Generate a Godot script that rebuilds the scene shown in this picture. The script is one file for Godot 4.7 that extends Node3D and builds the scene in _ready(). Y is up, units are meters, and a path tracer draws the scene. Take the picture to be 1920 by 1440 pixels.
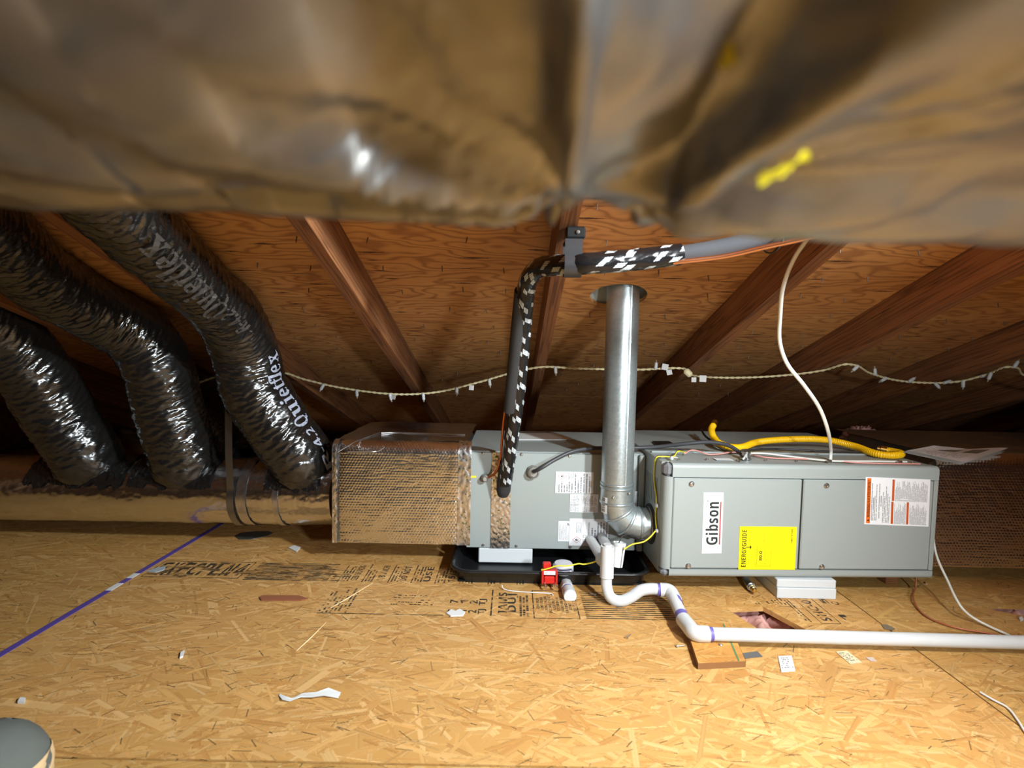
extends Node3D
# Attic with a horizontal furnace. Units are metres, y is up, the camera looks along -z.

const FOCAL := 985.0          # focal length in pixels of a 1920x1440 frame
const EYE := Vector3(0, 0.75, 0)
const ROOF_A := 1.52         # underside of the roof sheathing: y = ROOF_A - ROOF_S * distance
const ROOF_S := 0.34
const RAFTER_DROP := 0.12

var view_basis: Basis
var mats := {}
var rng := RandomNumberGenerator.new()
var noise := FastNoiseLite.new()
var used_names := {}


# ------------------------------------------------------------------ mesh builder
class MB:
	var v := PackedVector3Array()
	var n := PackedVector3Array()
	var t := PackedVector2Array()
	var ix := PackedInt32Array()

	func poly(pts: Array, nrm := Vector3.ZERO, uvs := []) -> void:
		var g: Vector3 = Vector3.ZERO
		for k in pts.size():
			var a: Vector3 = pts[k]
			var b: Vector3 = pts[(k + 1) % pts.size()]
			g += a.cross(b)
		if g.length() < 1e-12:
			return
		g = g.normalized()
		var rev := false
		if nrm != Vector3.ZERO and g.dot(nrm) < 0.0:
			g = -g
			rev = true
		var at := v.size()
		for k in pts.size():
			v.append(pts[k])
			n.append(g)
			if uvs.size():
				t.append(uvs[k])
			else:
				var p: Vector3 = pts[k]
				var ax := g.abs()
				if ax.y >= ax.x and ax.y >= ax.z:
					t.append(Vector2(p.x, p.z))
				elif ax.z >= ax.x:
					t.append(Vector2(p.x, -p.y))
				else:
					t.append(Vector2(p.z, -p.y))
		for k in range(1, pts.size() - 1):
			if rev:
				ix.append_array([at, at + k, at + k + 1])
			else:
				ix.append_array([at, at + k + 1, at + k])

	# rows run along i, columns along j; the front side is dj x di
	func grid(p: PackedVector3Array, rows: int, cols: int, wrap := false, us := 1.0, vs := 1.0, flip := false) -> void:
		var at := v.size()
		v.append_array(p)
		for i in rows:
			var i0 := maxi(i - 1, 0)
			var i1 := mini(i + 1, rows - 1)
			for j in cols:
				var j0: int
				var j1: int
				if wrap:
					j0 = j - 1 if j > 0 else cols - 2
					j1 = j + 1 if j < cols - 1 else 1
				else:
					j0 = maxi(j - 1, 0)
					j1 = mini(j + 1, cols - 1)
				var di := p[i1 * cols + j] - p[i0 * cols + j]
				var dj := p[i * cols + j1] - p[i * cols + j0]
				var c := di.cross(dj) if flip else dj.cross(di)
				n.append(c.normalized() if c.length_squared() > 1e-18 else Vector3.UP)
				t.append(Vector2(us * i / (rows - 1), vs * j / (cols - 1)))
		for i in rows - 1:
			for j in cols - 1:
				var a := at + i * cols + j
				if flip:
					ix.append_array([a, a + 1, a + cols, a + 1, a + cols + 1, a + cols])
				else:
					ix.append_array([a, a + cols, a + 1, a + 1, a + cols, a + cols + 1])

	# chamfered box
	func box(c: Vector3, s: Vector3, bev := 0.002, b := Basis.IDENTITY) -> void:
		var h := s * 0.5
		bev = minf(bev, minf(h.x, minf(h.y, h.z)) * 0.9)
		for ax in 3:
			for sg in [-1.0, 1.0]:
				var nn := Vector3.ZERO
				nn[ax] = sg
				var u := (ax + 1) % 3
				var w := (ax + 2) % 3
				var pts := []
				for q in [[-1, -1], [1, -1], [1, 1], [-1, 1]]:
					var p := Vector3.ZERO
					p[ax] = sg * h[ax]
					p[u] = q[0] * (h[u] - bev)
					p[w] = q[1] * (h[w] - bev)
					pts.append(c + b * p)
				poly(pts, b * nn)
		if bev <= 0.0:
			return
		for ax in 3:
			var u := (ax + 1) % 3
			var w := (ax + 2) % 3
			for su in [-1.0, 1.0]:
				for sw in [-1.0, 1.0]:
					var pts := []
					for q in [[-1, 0], [1, 0], [1, 1], [-1, 1]]:
						var p := Vector3.ZERO
						p[ax] = q[0] * (h[ax] - bev)
						p[u] = su * (h[u] - (bev if q[1] == 0 else 0.0))
						p[w] = sw * (h[w] - (0.0 if q[1] == 0 else bev))
						pts.append(c + b * p)
					var nn := Vector3.ZERO
					nn[u] = su
					nn[w] = sw
					poly(pts, b * nn)
		for sx in [-1.0, 1.0]:
			for sy in [-1.0, 1.0]:
				for sz in [-1.0, 1.0]:
					poly([c + b * Vector3(sx * h.x, sy * (h.y - bev), sz * (h.z - bev)), c + b * Vector3(sx * (h.x - bev), sy * h.y, sz * (h.z - bev)), c + b * Vector3(sx * (h.x - bev), sy * (h.y - bev), sz * h.z)], b * Vector3(sx, sy, sz))

	# flat textured rectangle, u along ux, v along uy (downwards)
	func rect(o: Vector3, ux: Vector3, uy: Vector3, nrm: Vector3) -> void:
		poly([o, o + ux, o + ux + uy, o + uy], nrm, [Vector2(0, 0), Vector2(1, 0), Vector2(1, 1), Vector2(0, 1)])

	# swept tube; radii is a number or an array along the path; shape(i, theta, s) adds to the radius
	func tube(path: PackedVector3Array, radii, seg := 16, caps := true, shape = null, up := Vector3.ZERO, squash := 1.0) -> void:
		var m := path.size()
		var pts := PackedVector3Array()
		pts.resize(m * (seg + 1))
		var nn := Vector3.ZERO
		var s := 0.0
		var last_t := Vector3.ZERO
		var first := []
		var final := []
		for i in m:
			var tg := (path[mini(i + 1, m - 1)] - path[maxi(i - 1, 0)]).normalized()
			if i == 0:
				nn = up if up != Vector3.ZERO else (Vector3.UP if absf(tg.y) < 0.9 else Vector3.RIGHT)
			else:
				s += path[i].distance_to(path[i - 1])
				var ax := last_t.cross(tg)
				if ax.length() > 1e-6:
					nn = nn.rotated(ax.normalized(), last_t.angle_to(tg))
			nn = (nn - tg * nn.dot(tg)).normalized()
			last_t = tg
			var bb := tg.cross(nn)
			var r: float = radii[i] if radii is Array or radii is PackedFloat32Array else radii
			for j in seg + 1:
				var th := TAU * (j % seg) / seg
				var rr := r
				if shape != null:
					rr += shape.call(i, th, s)
				pts[i * (seg + 1) + j] = path[i] + (nn * cos(th) * squash + bb * sin(th)) * rr
			if i == 0:
				for j in seg:
					first.append(pts[j])
				first.append(-tg)
			if i == m - 1:
				for j in seg:
					final.append(pts[i * (seg + 1) + j])
				final.append(tg)
		grid(pts, m, seg + 1, true, s, 1.0)
		if caps:
			var d0: Vector3 = first.pop_back()
			var d1: Vector3 = final.pop_back()
			poly(first, d0)
			poly(final, d1)

	func cyl(a: Vector3, b: Vector3, r0: float, r1 := -1.0, seg := 16, caps := true) -> void:
		if r1 < 0.0:
			r1 = r0
		tube(PackedVector3Array([a, b]), [r0, r1], seg, caps)

	# profile: [radius, distance along axis] pairs turned about the axis a -> d; sharp corners by doubling points
	func lathe(a: Vector3, d: Vector3, prof: Array, seg := 20) -> void:
		d = d.normalized()
		var x := d.cross(Vector3.UP if absf(d.y) < 0.9 else Vector3.RIGHT).normalized()
		var y := d.cross(x)
		for k in prof.size() - 1:
			var p0: Array = prof[k]
			var p1: Array = prof[k + 1]
			if absf(p0[0] - p1[0]) < 1e-7 and absf(p0[1] - p1[1]) < 1e-7:
				continue
			var pts := PackedVector3Array()
			for q in [p0, p1]:
				for j in seg + 1:
					var th := TAU * (j % seg) / seg
					pts.append(a + d * q[1] + (x * cos(th) + y * sin(th)) * maxf(q[0], 1e-6))
			grid(pts, 2, seg + 1, true)

	# polygon in the plane (ux, uy), extruded along uz by h
	func prism(pts2: PackedVector2Array, o: Vector3, ux: Vector3, uy: Vector3, uz: Vector3, h: float) -> void:
		var tri := Geometry2D.triangulate_polygon(pts2)
		for side in 2:
			var off := uz * (h if side == 1 else 0.0)
			for k in range(0, tri.size(), 3):
				var pp := []
				for q in 3:
					var c := pts2[tri[k + q]]
					pp.append(o + ux * c.x + uy * c.y + off)
				poly(pp, uz * (1.0 if side == 1 else -1.0) * signf(h))
		var area := 0.0
		for k in pts2.size():
			area += pts2[k].cross(pts2[(k + 1) % pts2.size()])
		for k in pts2.size():
			var a := pts2[k]
			var b := pts2[(k + 1) % pts2.size()]
			var e := (b - a).normalized()
			var out := Vector2(e.y, -e.x) * signf(area)
			var A := o + ux * a.x + uy * a.y
			var B := o + ux * b.x + uy * b.y
			poly([A, B, B + uz * h, A + uz * h], ux * out.x + uy * out.y)

	func mesh() -> ArrayMesh:
		var arr := []
		arr.resize(Mesh.ARRAY_MAX)
		arr[Mesh.ARRAY_VERTEX] = v
		arr[Mesh.ARRAY_NORMAL] = n
		arr[Mesh.ARRAY_TEX_UV] = t
		arr[Mesh.ARRAY_INDEX] = ix
		var m := ArrayMesh.new()
		m.add_surface_from_arrays(Mesh.PRIMITIVE_TRIANGLES, arr)
		return m


# ------------------------------------------------------------------ placing
func ray(px: float, py: float) -> Vector3:
	return view_basis * Vector3((px - 960.0) / FOCAL, (720.0 - py) / FOCAL, -1.0)

# the point that stands at the distance d (along -z) on the line of sight through a pixel
func at(px: float, py: float, d: float) -> Vector3:
	var r := ray(px, py)
	return EYE + r * (d / -r.z)

func on_y(px: float, py: float, y := 0.0) -> Vector3:
	var r := ray(px, py)
	return EYE + r * ((y - EYE.y) / r.y)

func on_roof(px: float, py: float, drop := 0.0) -> Vector3:
	var r := ray(px, py)
	return EYE + r * ((ROOF_A - drop - EYE.y) / (r.y - ROOF_S * r.z))

func roof_y(z: float) -> float:
	return ROOF_A + ROOF_S * z

func ats(list: Array) -> PackedVector3Array:
	var o := PackedVector3Array()
	for q in list:
		o.append(at(q[0], q[1], q[2]))
	return o

# a smooth line through points
func smooth_path(pts: PackedVector3Array, step: float) -> PackedVector3Array:
	var c := Curve3D.new()
	for i in pts.size():
		var d := (pts[mini(i + 1, pts.size() - 1)] - pts[maxi(i - 1, 0)])
		var l0 := pts[i].distance_to(pts[maxi(i - 1, 0)])
		var l1 := pts[i].distance_to(pts[mini(i + 1, pts.size() - 1)])
		d = d.normalized()
		c.add_point(pts[i], -d * l0 * 0.33, d * l1 * 0.33)
	c.bake_interval = step * 0.25
	var total := c.get_baked_length()
	var k := maxi(int(total / step), 2)
	var out := PackedVector3Array()
	for i in k + 1:
		out.append(c.sample_baked(total * i / k, true))
	return out

# straight runs with rounded corners of radius r
func filleted(pts: PackedVector3Array, r: float, k := 8) -> PackedVector3Array:
	var out := PackedVector3Array([pts[0]])
	for i in range(1, pts.size() - 1):
		var a := (pts[i - 1] - pts[i])
		var b := (pts[i + 1] - pts[i])
		var q := minf(r, minf(a.length(), b.length()) * 0.48)
		var p0 := pts[i] + a.normalized() * q
		var p2 := pts[i] + b.normalized() * q
		for s in k + 1:
			var f := float(s) / k
			out.append(p0.lerp(pts[i], f).lerp(pts[i].lerp(p2, f), f))
	out.append(pts[pts.size() - 1])
	return out


# ------------------------------------------------------------------ objects
func numbered(called: String) -> String:
	var k: int = used_names.get(called, -1) + 1
	used_names[called] = k
	return called if k == 0 else "%s_%03d" % [called, k]

func thing(called: String, label: String, category: String, where := Vector3.ZERO, group := "") -> Node3D:
	var o := Node3D.new()
	o.name = numbered(called)
	add_child(o)
	o.position = where
	o.set_meta("label", label)
	o.set_meta("category", category)
	if group:
		o.set_meta("group", group)
	return o

func structure(called: String) -> Node3D:
	var o := Node3D.new()
	o.name = called
	add_child(o)
	o.set_meta("kind", "structure")
	return o

# parts are modelled in world coordinates and moved under their thing
func part(called: String, mb, m: Material, parent: Node3D, label := "") -> MeshInstance3D:
	var o := MeshInstance3D.new()
	o.name = called
	o.mesh = mb.mesh() if mb is MB else mb
	o.material_override = m
	parent.add_child(o, true)
	var p := Vector3.ZERO
	var q: Node = parent
	while q != self:
		p += q.position
		q = q.get_parent()
	o.position = -p
	if label:
		o.set_meta("label", label)
	return o

func copy_part(called: String, m: Mesh, mt: Material, parent: Node3D, where: Transform3D) -> MeshInstance3D:
	var o := part(called, m, mt, parent)
	o.transform = Transform3D(Basis.IDENTITY, o.position) * where
	return o

func mat(key: String, c: Color, rough := 0.6, metal := 0.0, spec := 0.5) -> StandardMaterial3D:
	if mats.has(key):
		return mats[key]
	var m := StandardMaterial3D.new()
	m.resource_name = key
	m.albedo_color = c
	m.roughness = rough
	m.metallic = metal
	m.metallic_specular = spec
	mats[key] = m
	return m

func tex_mat(key: String, im: Image, rough := 0.6, metal := 0.0) -> StandardMaterial3D:
	var m := mat(key, Color.WHITE, rough, metal)
	m.albedo_texture = ImageTexture.create_from_image(im)
	return m


# ------------------------------------------------------------------ pictures: print, grain
var glyphs := {}

func text_triangles(s: String, serif: bool, bold: bool) -> PackedVector3Array:
	var key := "%s|%s|%s" % [s, serif, bold]
	if glyphs.has(key):
		return glyphs[key]
	var tm := TextMesh.new()
	var f := SystemFont.new()
	f.font_names = PackedStringArray(["Droid Serif" if serif else "Droid Sans"])
	f.font_weight = 700 if bold else 400
	tm.font = f
	tm.font_size = 32
	tm.pixel_size = 1.0 / 32.0
	tm.depth = 0.0
	tm.curve_step = 2.0
	tm.text = s
	var a := tm.get_mesh_arrays()
	var out := PackedVector3Array()
	if a.size() and a[Mesh.ARRAY_VERTEX] != null:
		var vs: PackedVector3Array = a[Mesh.ARRAY_VERTEX]
		var idx = a[Mesh.ARRAY_INDEX]
		if idx != null and idx.size():
			for k in idx:
				out.append(vs[k])
		else:
			out = vs
	glyphs[key] = out
	return out

# writes s into the picture so that it fills the box (w x h pixels) centred on c; turn in quarter turns counterclockwise
func write(im: Image, s: String, c: Vector2, w: float, h: float, turn: int, col: Color, serif := false, bold := true) -> void:
	var tr := text_triangles(s, serif, bold)
	if tr.is_empty():
		return
	var lo := Vector2(1e9, 1e9)
	var hi := Vector2(-1e9, -1e9)
	for p in tr:
		lo = lo.min(Vector2(p.x, p.y))
		hi = hi.max(Vector2(p.x, p.y))
	var sc := Vector2(w / maxf(hi.x - lo.x, 1e-6), h / maxf(hi.y - lo.y, 1e-6))
	var mid := (lo + hi) * 0.5
	var W := im.get_width()
	var H := im.get_height()
	for k in range(0, tr.size(), 3):
		var q := []
		for e in 3:
			var p := (Vector2(tr[k + e].x, tr[k + e].y) - mid) * sc
			p = Vector2(p.x, -p.y)
			for _r in turn:
				p = Vector2(p.y, -p.x)
			q.append(c + p)
		var x0 := maxi(int(floor(minf(q[0].x, minf(q[1].x, q[2].x)) - 0.5)), 0)
		var x1 := mini(int(ceil(maxf(q[0].x, maxf(q[1].x, q[2].x)))), W - 1)
		var y0 := maxi(int(floor(minf(q[0].y, minf(q[1].y, q[2].y)) - 0.5)), 0)
		var y1 := mini(int(ceil(maxf(q[0].y, maxf(q[1].y, q[2].y)))), H - 1)
		var ar: float = (q[1] - q[0]).cross(q[2] - q[0])
		if absf(ar) < 1e-6:
			continue
		for y in range(y0, y1 + 1):
			for x in range(x0, x1 + 1):
				var p := Vector2(x + 0.5, y + 0.5)
				var e0: float = (q[1] - q[0]).cross(p - q[0]) / ar
				var e1: float = (q[2] - q[1]).cross(p - q[1]) / ar
				var e2: float = (q[0] - q[2]).cross(p - q[2]) / ar
				if e0 >= -0.01 and e1 >= -0.01 and e2 >= -0.01:
					im.set_pixel(x, y, col)

# rows of fine print too small to read: short dashes; lines run up the picture when turned
func fine_print(im: Image, r: Rect2i, pitch: int, thick: int, col: Color, turned := true, fill := 0.8) -> void:
	var a := 0
	var across := r.size.x if turned else r.size.y
	var along := r.size.y if turned else r.size.x
	while a + thick <= across:
		var b := 0
		var stop := int(along * rng.randf_range(0.55, 1.0))
		while b < stop:
			var l := rng.randi_range(3, 9)
			if rng.randf() < fill:
				if turned:
					im.fill_rect(Rect2i(r.position.x + a, r.position.y + r.size.y - b - l, thick, l), col)
				else:
					im.fill_rect(Rect2i(r.position.x + b, r.position.y + a, l, thick), col)
			b += l + 2
		a += pitch

func frame_rect(im: Image, r: Rect2i, t: int, col: Color) -> void:
	im.fill_rect(Rect2i(r.position.x, r.position.y, r.size.x, t), col)
	im.fill_rect(Rect2i(r.position.x, r.end.y - t, r.size.x, t), col)
	im.fill_rect(Rect2i(r.position.x, r.position.y, t, r.size.y), col)
	im.fill_rect(Rect2i(r.end.x - t, r.position.y, t, r.size.y), col)

func blank(w: int, h: int, c: Color) -> Image:
	var im := Image.create(w, h, false, Image.FORMAT_RGBA8)
	im.fill(c)
	return im

# oriented strand board: flakes laid over each other, mostly along x
func strand_board(side: int, seed_value: int) -> Image:
	var g := RandomNumberGenerator.new()
	g.seed = seed_value
	var px := PackedByteArray()
	px.resize(side * side * 3)
	for i in side * side:
		px[i * 3] = 196
		px[i * 3 + 1] = 148
		px[i * 3 + 2] = 82
	var tones := [[206, 160, 96], [203, 156, 92], [198, 150, 86], [209, 164, 101], [194, 145, 81], [201, 153, 89], [188, 137, 74], [214, 171, 110]]
	var count := int(side * side / 200.0)
	for k in count:
		var l := g.randf_range(26.0, 95.0)
		var w := g.randf_range(1.6, 7.0)
		if g.randf() < 0.1:
			w = g.randf_range(8.0, 18.0)
		var an := g.randfn(0.0, 0.5) if g.randf() < 0.75 else g.randf_range(-PI, PI)
		var tone: Array = tones[g.randi() % tones.size()]
		var ca := cos(an)
		var sa := sin(an)
		var cx := g.randf() * side
		var cy := g.randf() * side
		var base := g.randf_range(0.97, 1.03)
		var lanes := int(w / 0.8) + 1
		var taper := g.randf_range(-0.3, 0.3)
		for a in lanes:
			var f := base * g.randf_range(0.965, 1.03)
			if a == 0 or a == lanes - 1:
				f *= 0.88 if g.randf() < 0.4 else 1.03
			var R := clampi(int(tone[0] * f), 0, 255)
			var G := clampi(int(tone[1] * f), 0, 255)
			var B := clampi(int(tone[2] * f), 0, 255)
			var y := (a - lanes * 0.5) * 0.8
			var l0 := -l * 0.5 + y * taper + g.randf() * 2.0
			var l1 := l * 0.5 + y * taper - g.randf() * 2.0
			var steps := int((l1 - l0) / 0.8)
			for b in steps:
				var x := l0 + b * 0.8
				var ox := int(cx + x * ca - y * sa)
				var oy := int(cy + x * sa + y * ca)
				ox = posmod(ox, side)
				oy = posmod(oy, side)
				var o := (oy * side + ox) * 3
				px[o] = R
				px[o + 1] = G
				px[o + 2] = B
	# thin dark slivers and chips
	for k in int(side * 1.5):
		var l := g.randf_range(4.0, 26.0)
		var an := g.randfn(0.0, 0.6)
		var cx := g.randf() * side
		var cy := g.randf() * side
		var f := g.randf_range(0.45, 0.85)
		for b in int(l / 0.7):
			var ox := posmod(int(cx + b * 0.7 * cos(an)), side)
			var oy := posmod(int(cy + b * 0.7 * sin(an)), side)
			var o := (oy * side + ox) * 3
			px[o] = int(px[o] * f)
			px[o + 1] = int(px[o + 1] * f)
			px[o + 2] = int(px[o + 2] * f)
	return Image.create_from_data(side, side, false, Image.FORMAT_RGB8, px)

# softwood veneer or sawn timber: grain along the picture's x
func wood(w: int, h: int, light: Color, dark: Color, bands: float, wave: float, seed_value: int, streaks: int) -> Image:
	var a := FastNoiseLite.new()
	a.seed = seed_value
	a.frequency = 1.0
	a.fractal_octaves = 3
	var b := FastNoiseLite.new()
	b.seed = seed_value + 7
	b.frequency = 1.0
	var px := PackedByteArray()
	px.resize(w * h * 3)
	for y in h:
		var fy := float(y) / h
		for x in w:
			var fx := float(x) / w
			var cx := cos(fx * TAU)
			var sx := sin(fx * TAU)
			var nz := a.get_noise_3d(cx * 0.5, sx * 0.5, fy * 9.0) * wave
			var s := 0.5 + 0.5 * sin((fy * bands + nz) * TAU)
			s = s * s * s
			var fine := b.get_noise_3d(cx * 2.2, sx * 2.2, fy * 260.0) * 0.5 + 0.5
			var broad := a.get_noise_3d(cx * 0.3 + 9.0, sx * 0.3, fy * 3.0) * 0.5 + 0.5
			var m := clampf(s * 0.55 + fine * 0.35 + (broad - 0.5) * 0.5, 0.0, 1.0)
			var c := light.lerp(dark, m)
			var o := (y * w + x) * 3
			px[o] = int(c.r * 255.0)
			px[o + 1] = int(c.g * 255.0)
			px[o + 2] = int(c.b * 255.0)
	var g := RandomNumberGenerator.new()
	g.seed = seed_value
	for k in streaks:
		var cx := g.randi() % w
		var cy := g.randi() % h
		var l := g.randi_range(int(w / 60.0), int(w / 22.0))
		var hgt := g.randi_range(1, 3)
		for y in range(-hgt, hgt + 1):
			for x in range(-l, l + 1):
				var q := absf(float(x) / l) + absf(float(y) / (hgt + 0.5))
				if q < 1.0 + g.randf_range(-0.35, 0.1):
					var o := (posmod(cy + y, h) * w + posmod(cx + x, w)) * 3
					px[o] = int(px[o] * 0.34)
					px[o + 1] = int(px[o + 1] * 0.28)
					px[o + 2] = int(px[o + 2] * 0.26)
	return Image.create_from_data(w, h, false, Image.FORMAT_RGB8, px)


# ------------------------------------------------------------------ the scene
func _ready() -> void:
	rng.seed = 20
	noise.seed = 4
	noise.frequency = 1.0
	view_basis = Basis(Vector3.RIGHT, deg_to_rad(-3.6)) * Basis(Vector3.BACK, deg_to_rad(1.1))

	# camera
	var cam := Camera3D.new()
	cam.name = "camera"
	cam.keep_aspect = Camera3D.KEEP_HEIGHT
	cam.fov = rad_to_deg(2.0 * atan(720.0 / FOCAL))
	cam.near = 0.01
	cam.transform = Transform3D(view_basis, EYE)
	var lens := CameraAttributesPhysical.new()
	lens.frustum_focal_length = 12.0 * FOCAL / 720.0   # 24 mm high film: the same angle as cam.fov
	lens.exposure_aperture = 3.2
	lens.frustum_focus_distance = 1.65
	cam.attributes = lens
	add_child(cam)
	cam.current = true

	# no sky reaches into the attic
	var env := Environment.new()
	env.background_mode = Environment.BG_COLOR
	env.background_color = Color.BLACK
	env.tonemap_mode = Environment.TONE_MAPPER_LINEAR
	env.tonemap_exposure = 1.0
	env.sdfgi_enabled = true
	env.ssao_enabled = true
	env.ssil_enabled = true
	var we := WorldEnvironment.new()
	we.name = "environment"
	we.environment = env
	add_child(we)

	# the lamps of the attic stand in build_lamps(): their light lies in their bulbs
	build_lamps()

	make_materials()
	build_shell()
	build_flex_ducts()
	build_trunk_and_plenums()
	build_furnace()
	build_coil()
	build_vent()
	build_line_set()
	build_drain()
	build_wiring()
	build_string_lights()
	build_litter()
	build_person()


func flood_light(c: Vector3, aim: Vector3, energy: float, tint: Color, label: String, hung: bool) -> void:
	# LED work light: black housing, glowing lens and the light just in front of it
	aim = aim.normalized()
	var bx := Basis.looking_at(aim, Vector3.UP)
	var o := thing("flood_light", label, "lamp", c, "work lights")
	var hm := MB.new()
	hm.box(c - aim * 0.03, Vector3(0.17, 0.13, 0.045), 0.006, bx)
	part("housing", hm, mat("black housing", Color8(30, 30, 32), 0.5), o)
	var glow := mat("lamp lens glow", Color(1, 1, 1), 0.4)
	glow.emission_enabled = true
	glow.emission = tint
	glow.emission_energy_multiplier = 8.0
	var gm := MB.new()
	gm.box(c - aim * 0.006, Vector3(0.13, 0.09, 0.004), 0.001, bx)
	part("lamp_lens", gm, glow, o)
	var steel := mat("hook steel", Color8(150, 150, 150), 0.4, 1.0)
	var hk := MB.new()
	var b := c - aim * 0.045
	if hung:
		hk.tube(PackedVector3Array([b + Vector3(0, 0.05, 0), Vector3(b.x + 0.01, roof_y(b.z) - 0.002, b.z)]), 0.004, 8)
		part("hook", hk, steel, o)
	else:
		hk.tube(PackedVector3Array([b + Vector3(0, -0.05, 0), Vector3(b.x, 0.1, b.z)]), 0.009, 10)
		part("stand_pole", hk, steel, o)
		for k in 3:
			var lg := MB.new()
			var a := TAU * k / 3.0
			lg.tube(PackedVector3Array([Vector3(b.x, 0.16, b.z), Vector3(b.x + cos(a) * 0.16, 0.006, b.z + sin(a) * 0.16)]), 0.006, 8)
			part("leg", lg, steel, o)
	var l := AreaLight3D.new()
	l.name = "flood_light_source"
	l.area_size = Vector2(0.13, 0.09)
	l.area_normalize_energy = true
	l.light_energy = energy
	l.light_color = tint
	l.shadow_enabled = true
	l.transform = Transform3D(bx, Vector3.ZERO)
	o.add_child(l)

func build_lamps() -> void:
	var tint := Color(0.95, 0.985, 1.0)
	# one hangs high in the rafter bay to the right, aimed down to the left: it throws the shadows on the floor and the coil cabinet
	flood_light(Vector3(0.96, 1.20, -0.42), Vector3(-0.91, -0.39, -0.12), 6.0, tint, "LED work flood light hung in the rafter bay right of the camera, outside the photo", true)
	# one stands lower, right of and behind the camera: it reaches the far roof under the overhead duct and lights that duct from below
	flood_light(Vector3(0.82, 0.775, 0.25), Vector3(-0.6, 0.06, -0.8), 2.8, tint, "LED work flood light on a low stand behind the camera, outside the photo", false)


func make_materials() -> void:
	var osb := tex_mat("strand board", strand_board(1400, 11), 0.62)
	osb.uv1_triplanar = true
	osb.uv1_world_triplanar = true
	osb.uv1_scale = Vector3.ONE / 2.1
	mats["strand board"] = osb
	var osb2: StandardMaterial3D = osb.duplicate()
	osb2.uv1_offset = Vector3(0.37, 0.2, 0.61)
	osb2.albedo_color = Color(0.95, 0.96, 0.93)
	mats["strand board pale"] = osb2
	var ply := tex_mat("roof plywood", wood(1024, 1024, Color8(212, 158, 96), Color8(146, 94, 50), 22.0, 3.4, 5, 60), 0.7)
	ply.uv1_scale = Vector3(1.0 / 1.3, 1.0 / 1.16, 1)
	var pl2: StandardMaterial3D = ply.duplicate()
	pl2.uv1_offset = Vector3(0.43, 0.31, 0)
	mats["roof plywood b"] = pl2
	var raf := tex_mat("rafter timber", wood(1024, 256, Color8(154, 102, 60), Color8(84, 50, 29), 5.0, 1.2, 31, 10), 0.72)
	raf.uv1_scale = Vector3(1.0 / 1.6, 1.0 / 0.13, 1)
	var foil := mat("aluminium foil", Color(0.9, 0.9, 0.9), 0.22, 1.0)
	foil.metallic_specular = 0.5
	mat("foil tape", Color(0.85, 0.85, 0.86), 0.32, 1.0)
	# foil tape printed with green marks
	var tape := blank(128, 512, Color(0.88, 0.88, 0.89))
	for k in 46:
		var q := Vector2i(rng.randi_range(4, 116), rng.randi_range(4, 500))
		for e in 7:
			tape.fill_rect(Rect2i(q.x + e, q.y + e, 3, 3), Color8(46, 112, 78))
			if k % 2 == 0:
				tape.fill_rect(Rect2i(q.x + 12 - e, q.y + e, 3, 3), Color8(46, 112, 78))
	tex_mat("printed foil tape", tape, 0.3, 1.0)
	mat("black film", Color8(24, 23, 22), 0.22, 0.0, 0.75)
	mat("grey paint", Color8(155, 163, 161), 0.42, 0.0, 0.5)
	mat("grey cap", Color8(120, 122, 126), 0.4)
	mat("dark gap", Color8(40, 42, 42), 0.6)
	mat("galvanised", Color8(196, 205, 206), 0.3, 0.78)
	mat("zinc screw", Color8(200, 200, 198), 0.3, 1.0)
	mat("white pvc", Color8(206, 209, 210), 0.35)
	mat("purple primer", Color8(104, 92, 168), 0.5)
	mat("white foam", Color8(208, 213, 216), 0.8)
	mat("black plastic", Color8(26, 27, 28), 0.34)
	mat("red plastic", Color8(205, 36, 30), 0.4)
	mat("copper", Color8(205, 120, 78), 0.3, 1.0)
	mat("brass", Color8(205, 170, 95), 0.28, 1.0)
	mat("yellow jacket", Color8(250, 196, 12), 0.4)
	mat("white cable", Color8(222, 222, 214), 0.45)
	mat("cream wire", Color8(226, 216, 172), 0.5)
	mat("grey conduit", Color8(62, 63, 66), 0.45)
	mat("yellow wire", Color8(236, 222, 60), 0.45)
	mat("pink wire", Color8(216, 150, 140), 0.5)
	mat("dark wire", Color8(48, 44, 44), 0.5)
	mat("grey foam", Color8(70, 71, 75), 0.85)
	mat("black foam", Color8(46, 45, 45), 0.85)
	mat("paper", Color8(220, 222, 221), 0.8)
	mat("pink wool", Color8(206, 158, 150), 0.95)
	mat("steel nail", Color8(120, 112, 104), 0.45, 0.7)
	mat("strap", Color8(150, 152, 154), 0.35, 1.0)


# ------------------------------------------------------------------ floor, roof, walls
func hit_poly(c: Vector2, dir: Vector2, pts: PackedVector2Array) -> Vector2:
	var best := c
	for k in pts.size():
		var r = Geometry2D.segment_intersects_segment(c, c + dir * 50.0, pts[k], pts[(k + 1) % pts.size()])
		if r != null:
			best = r
	return best

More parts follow.
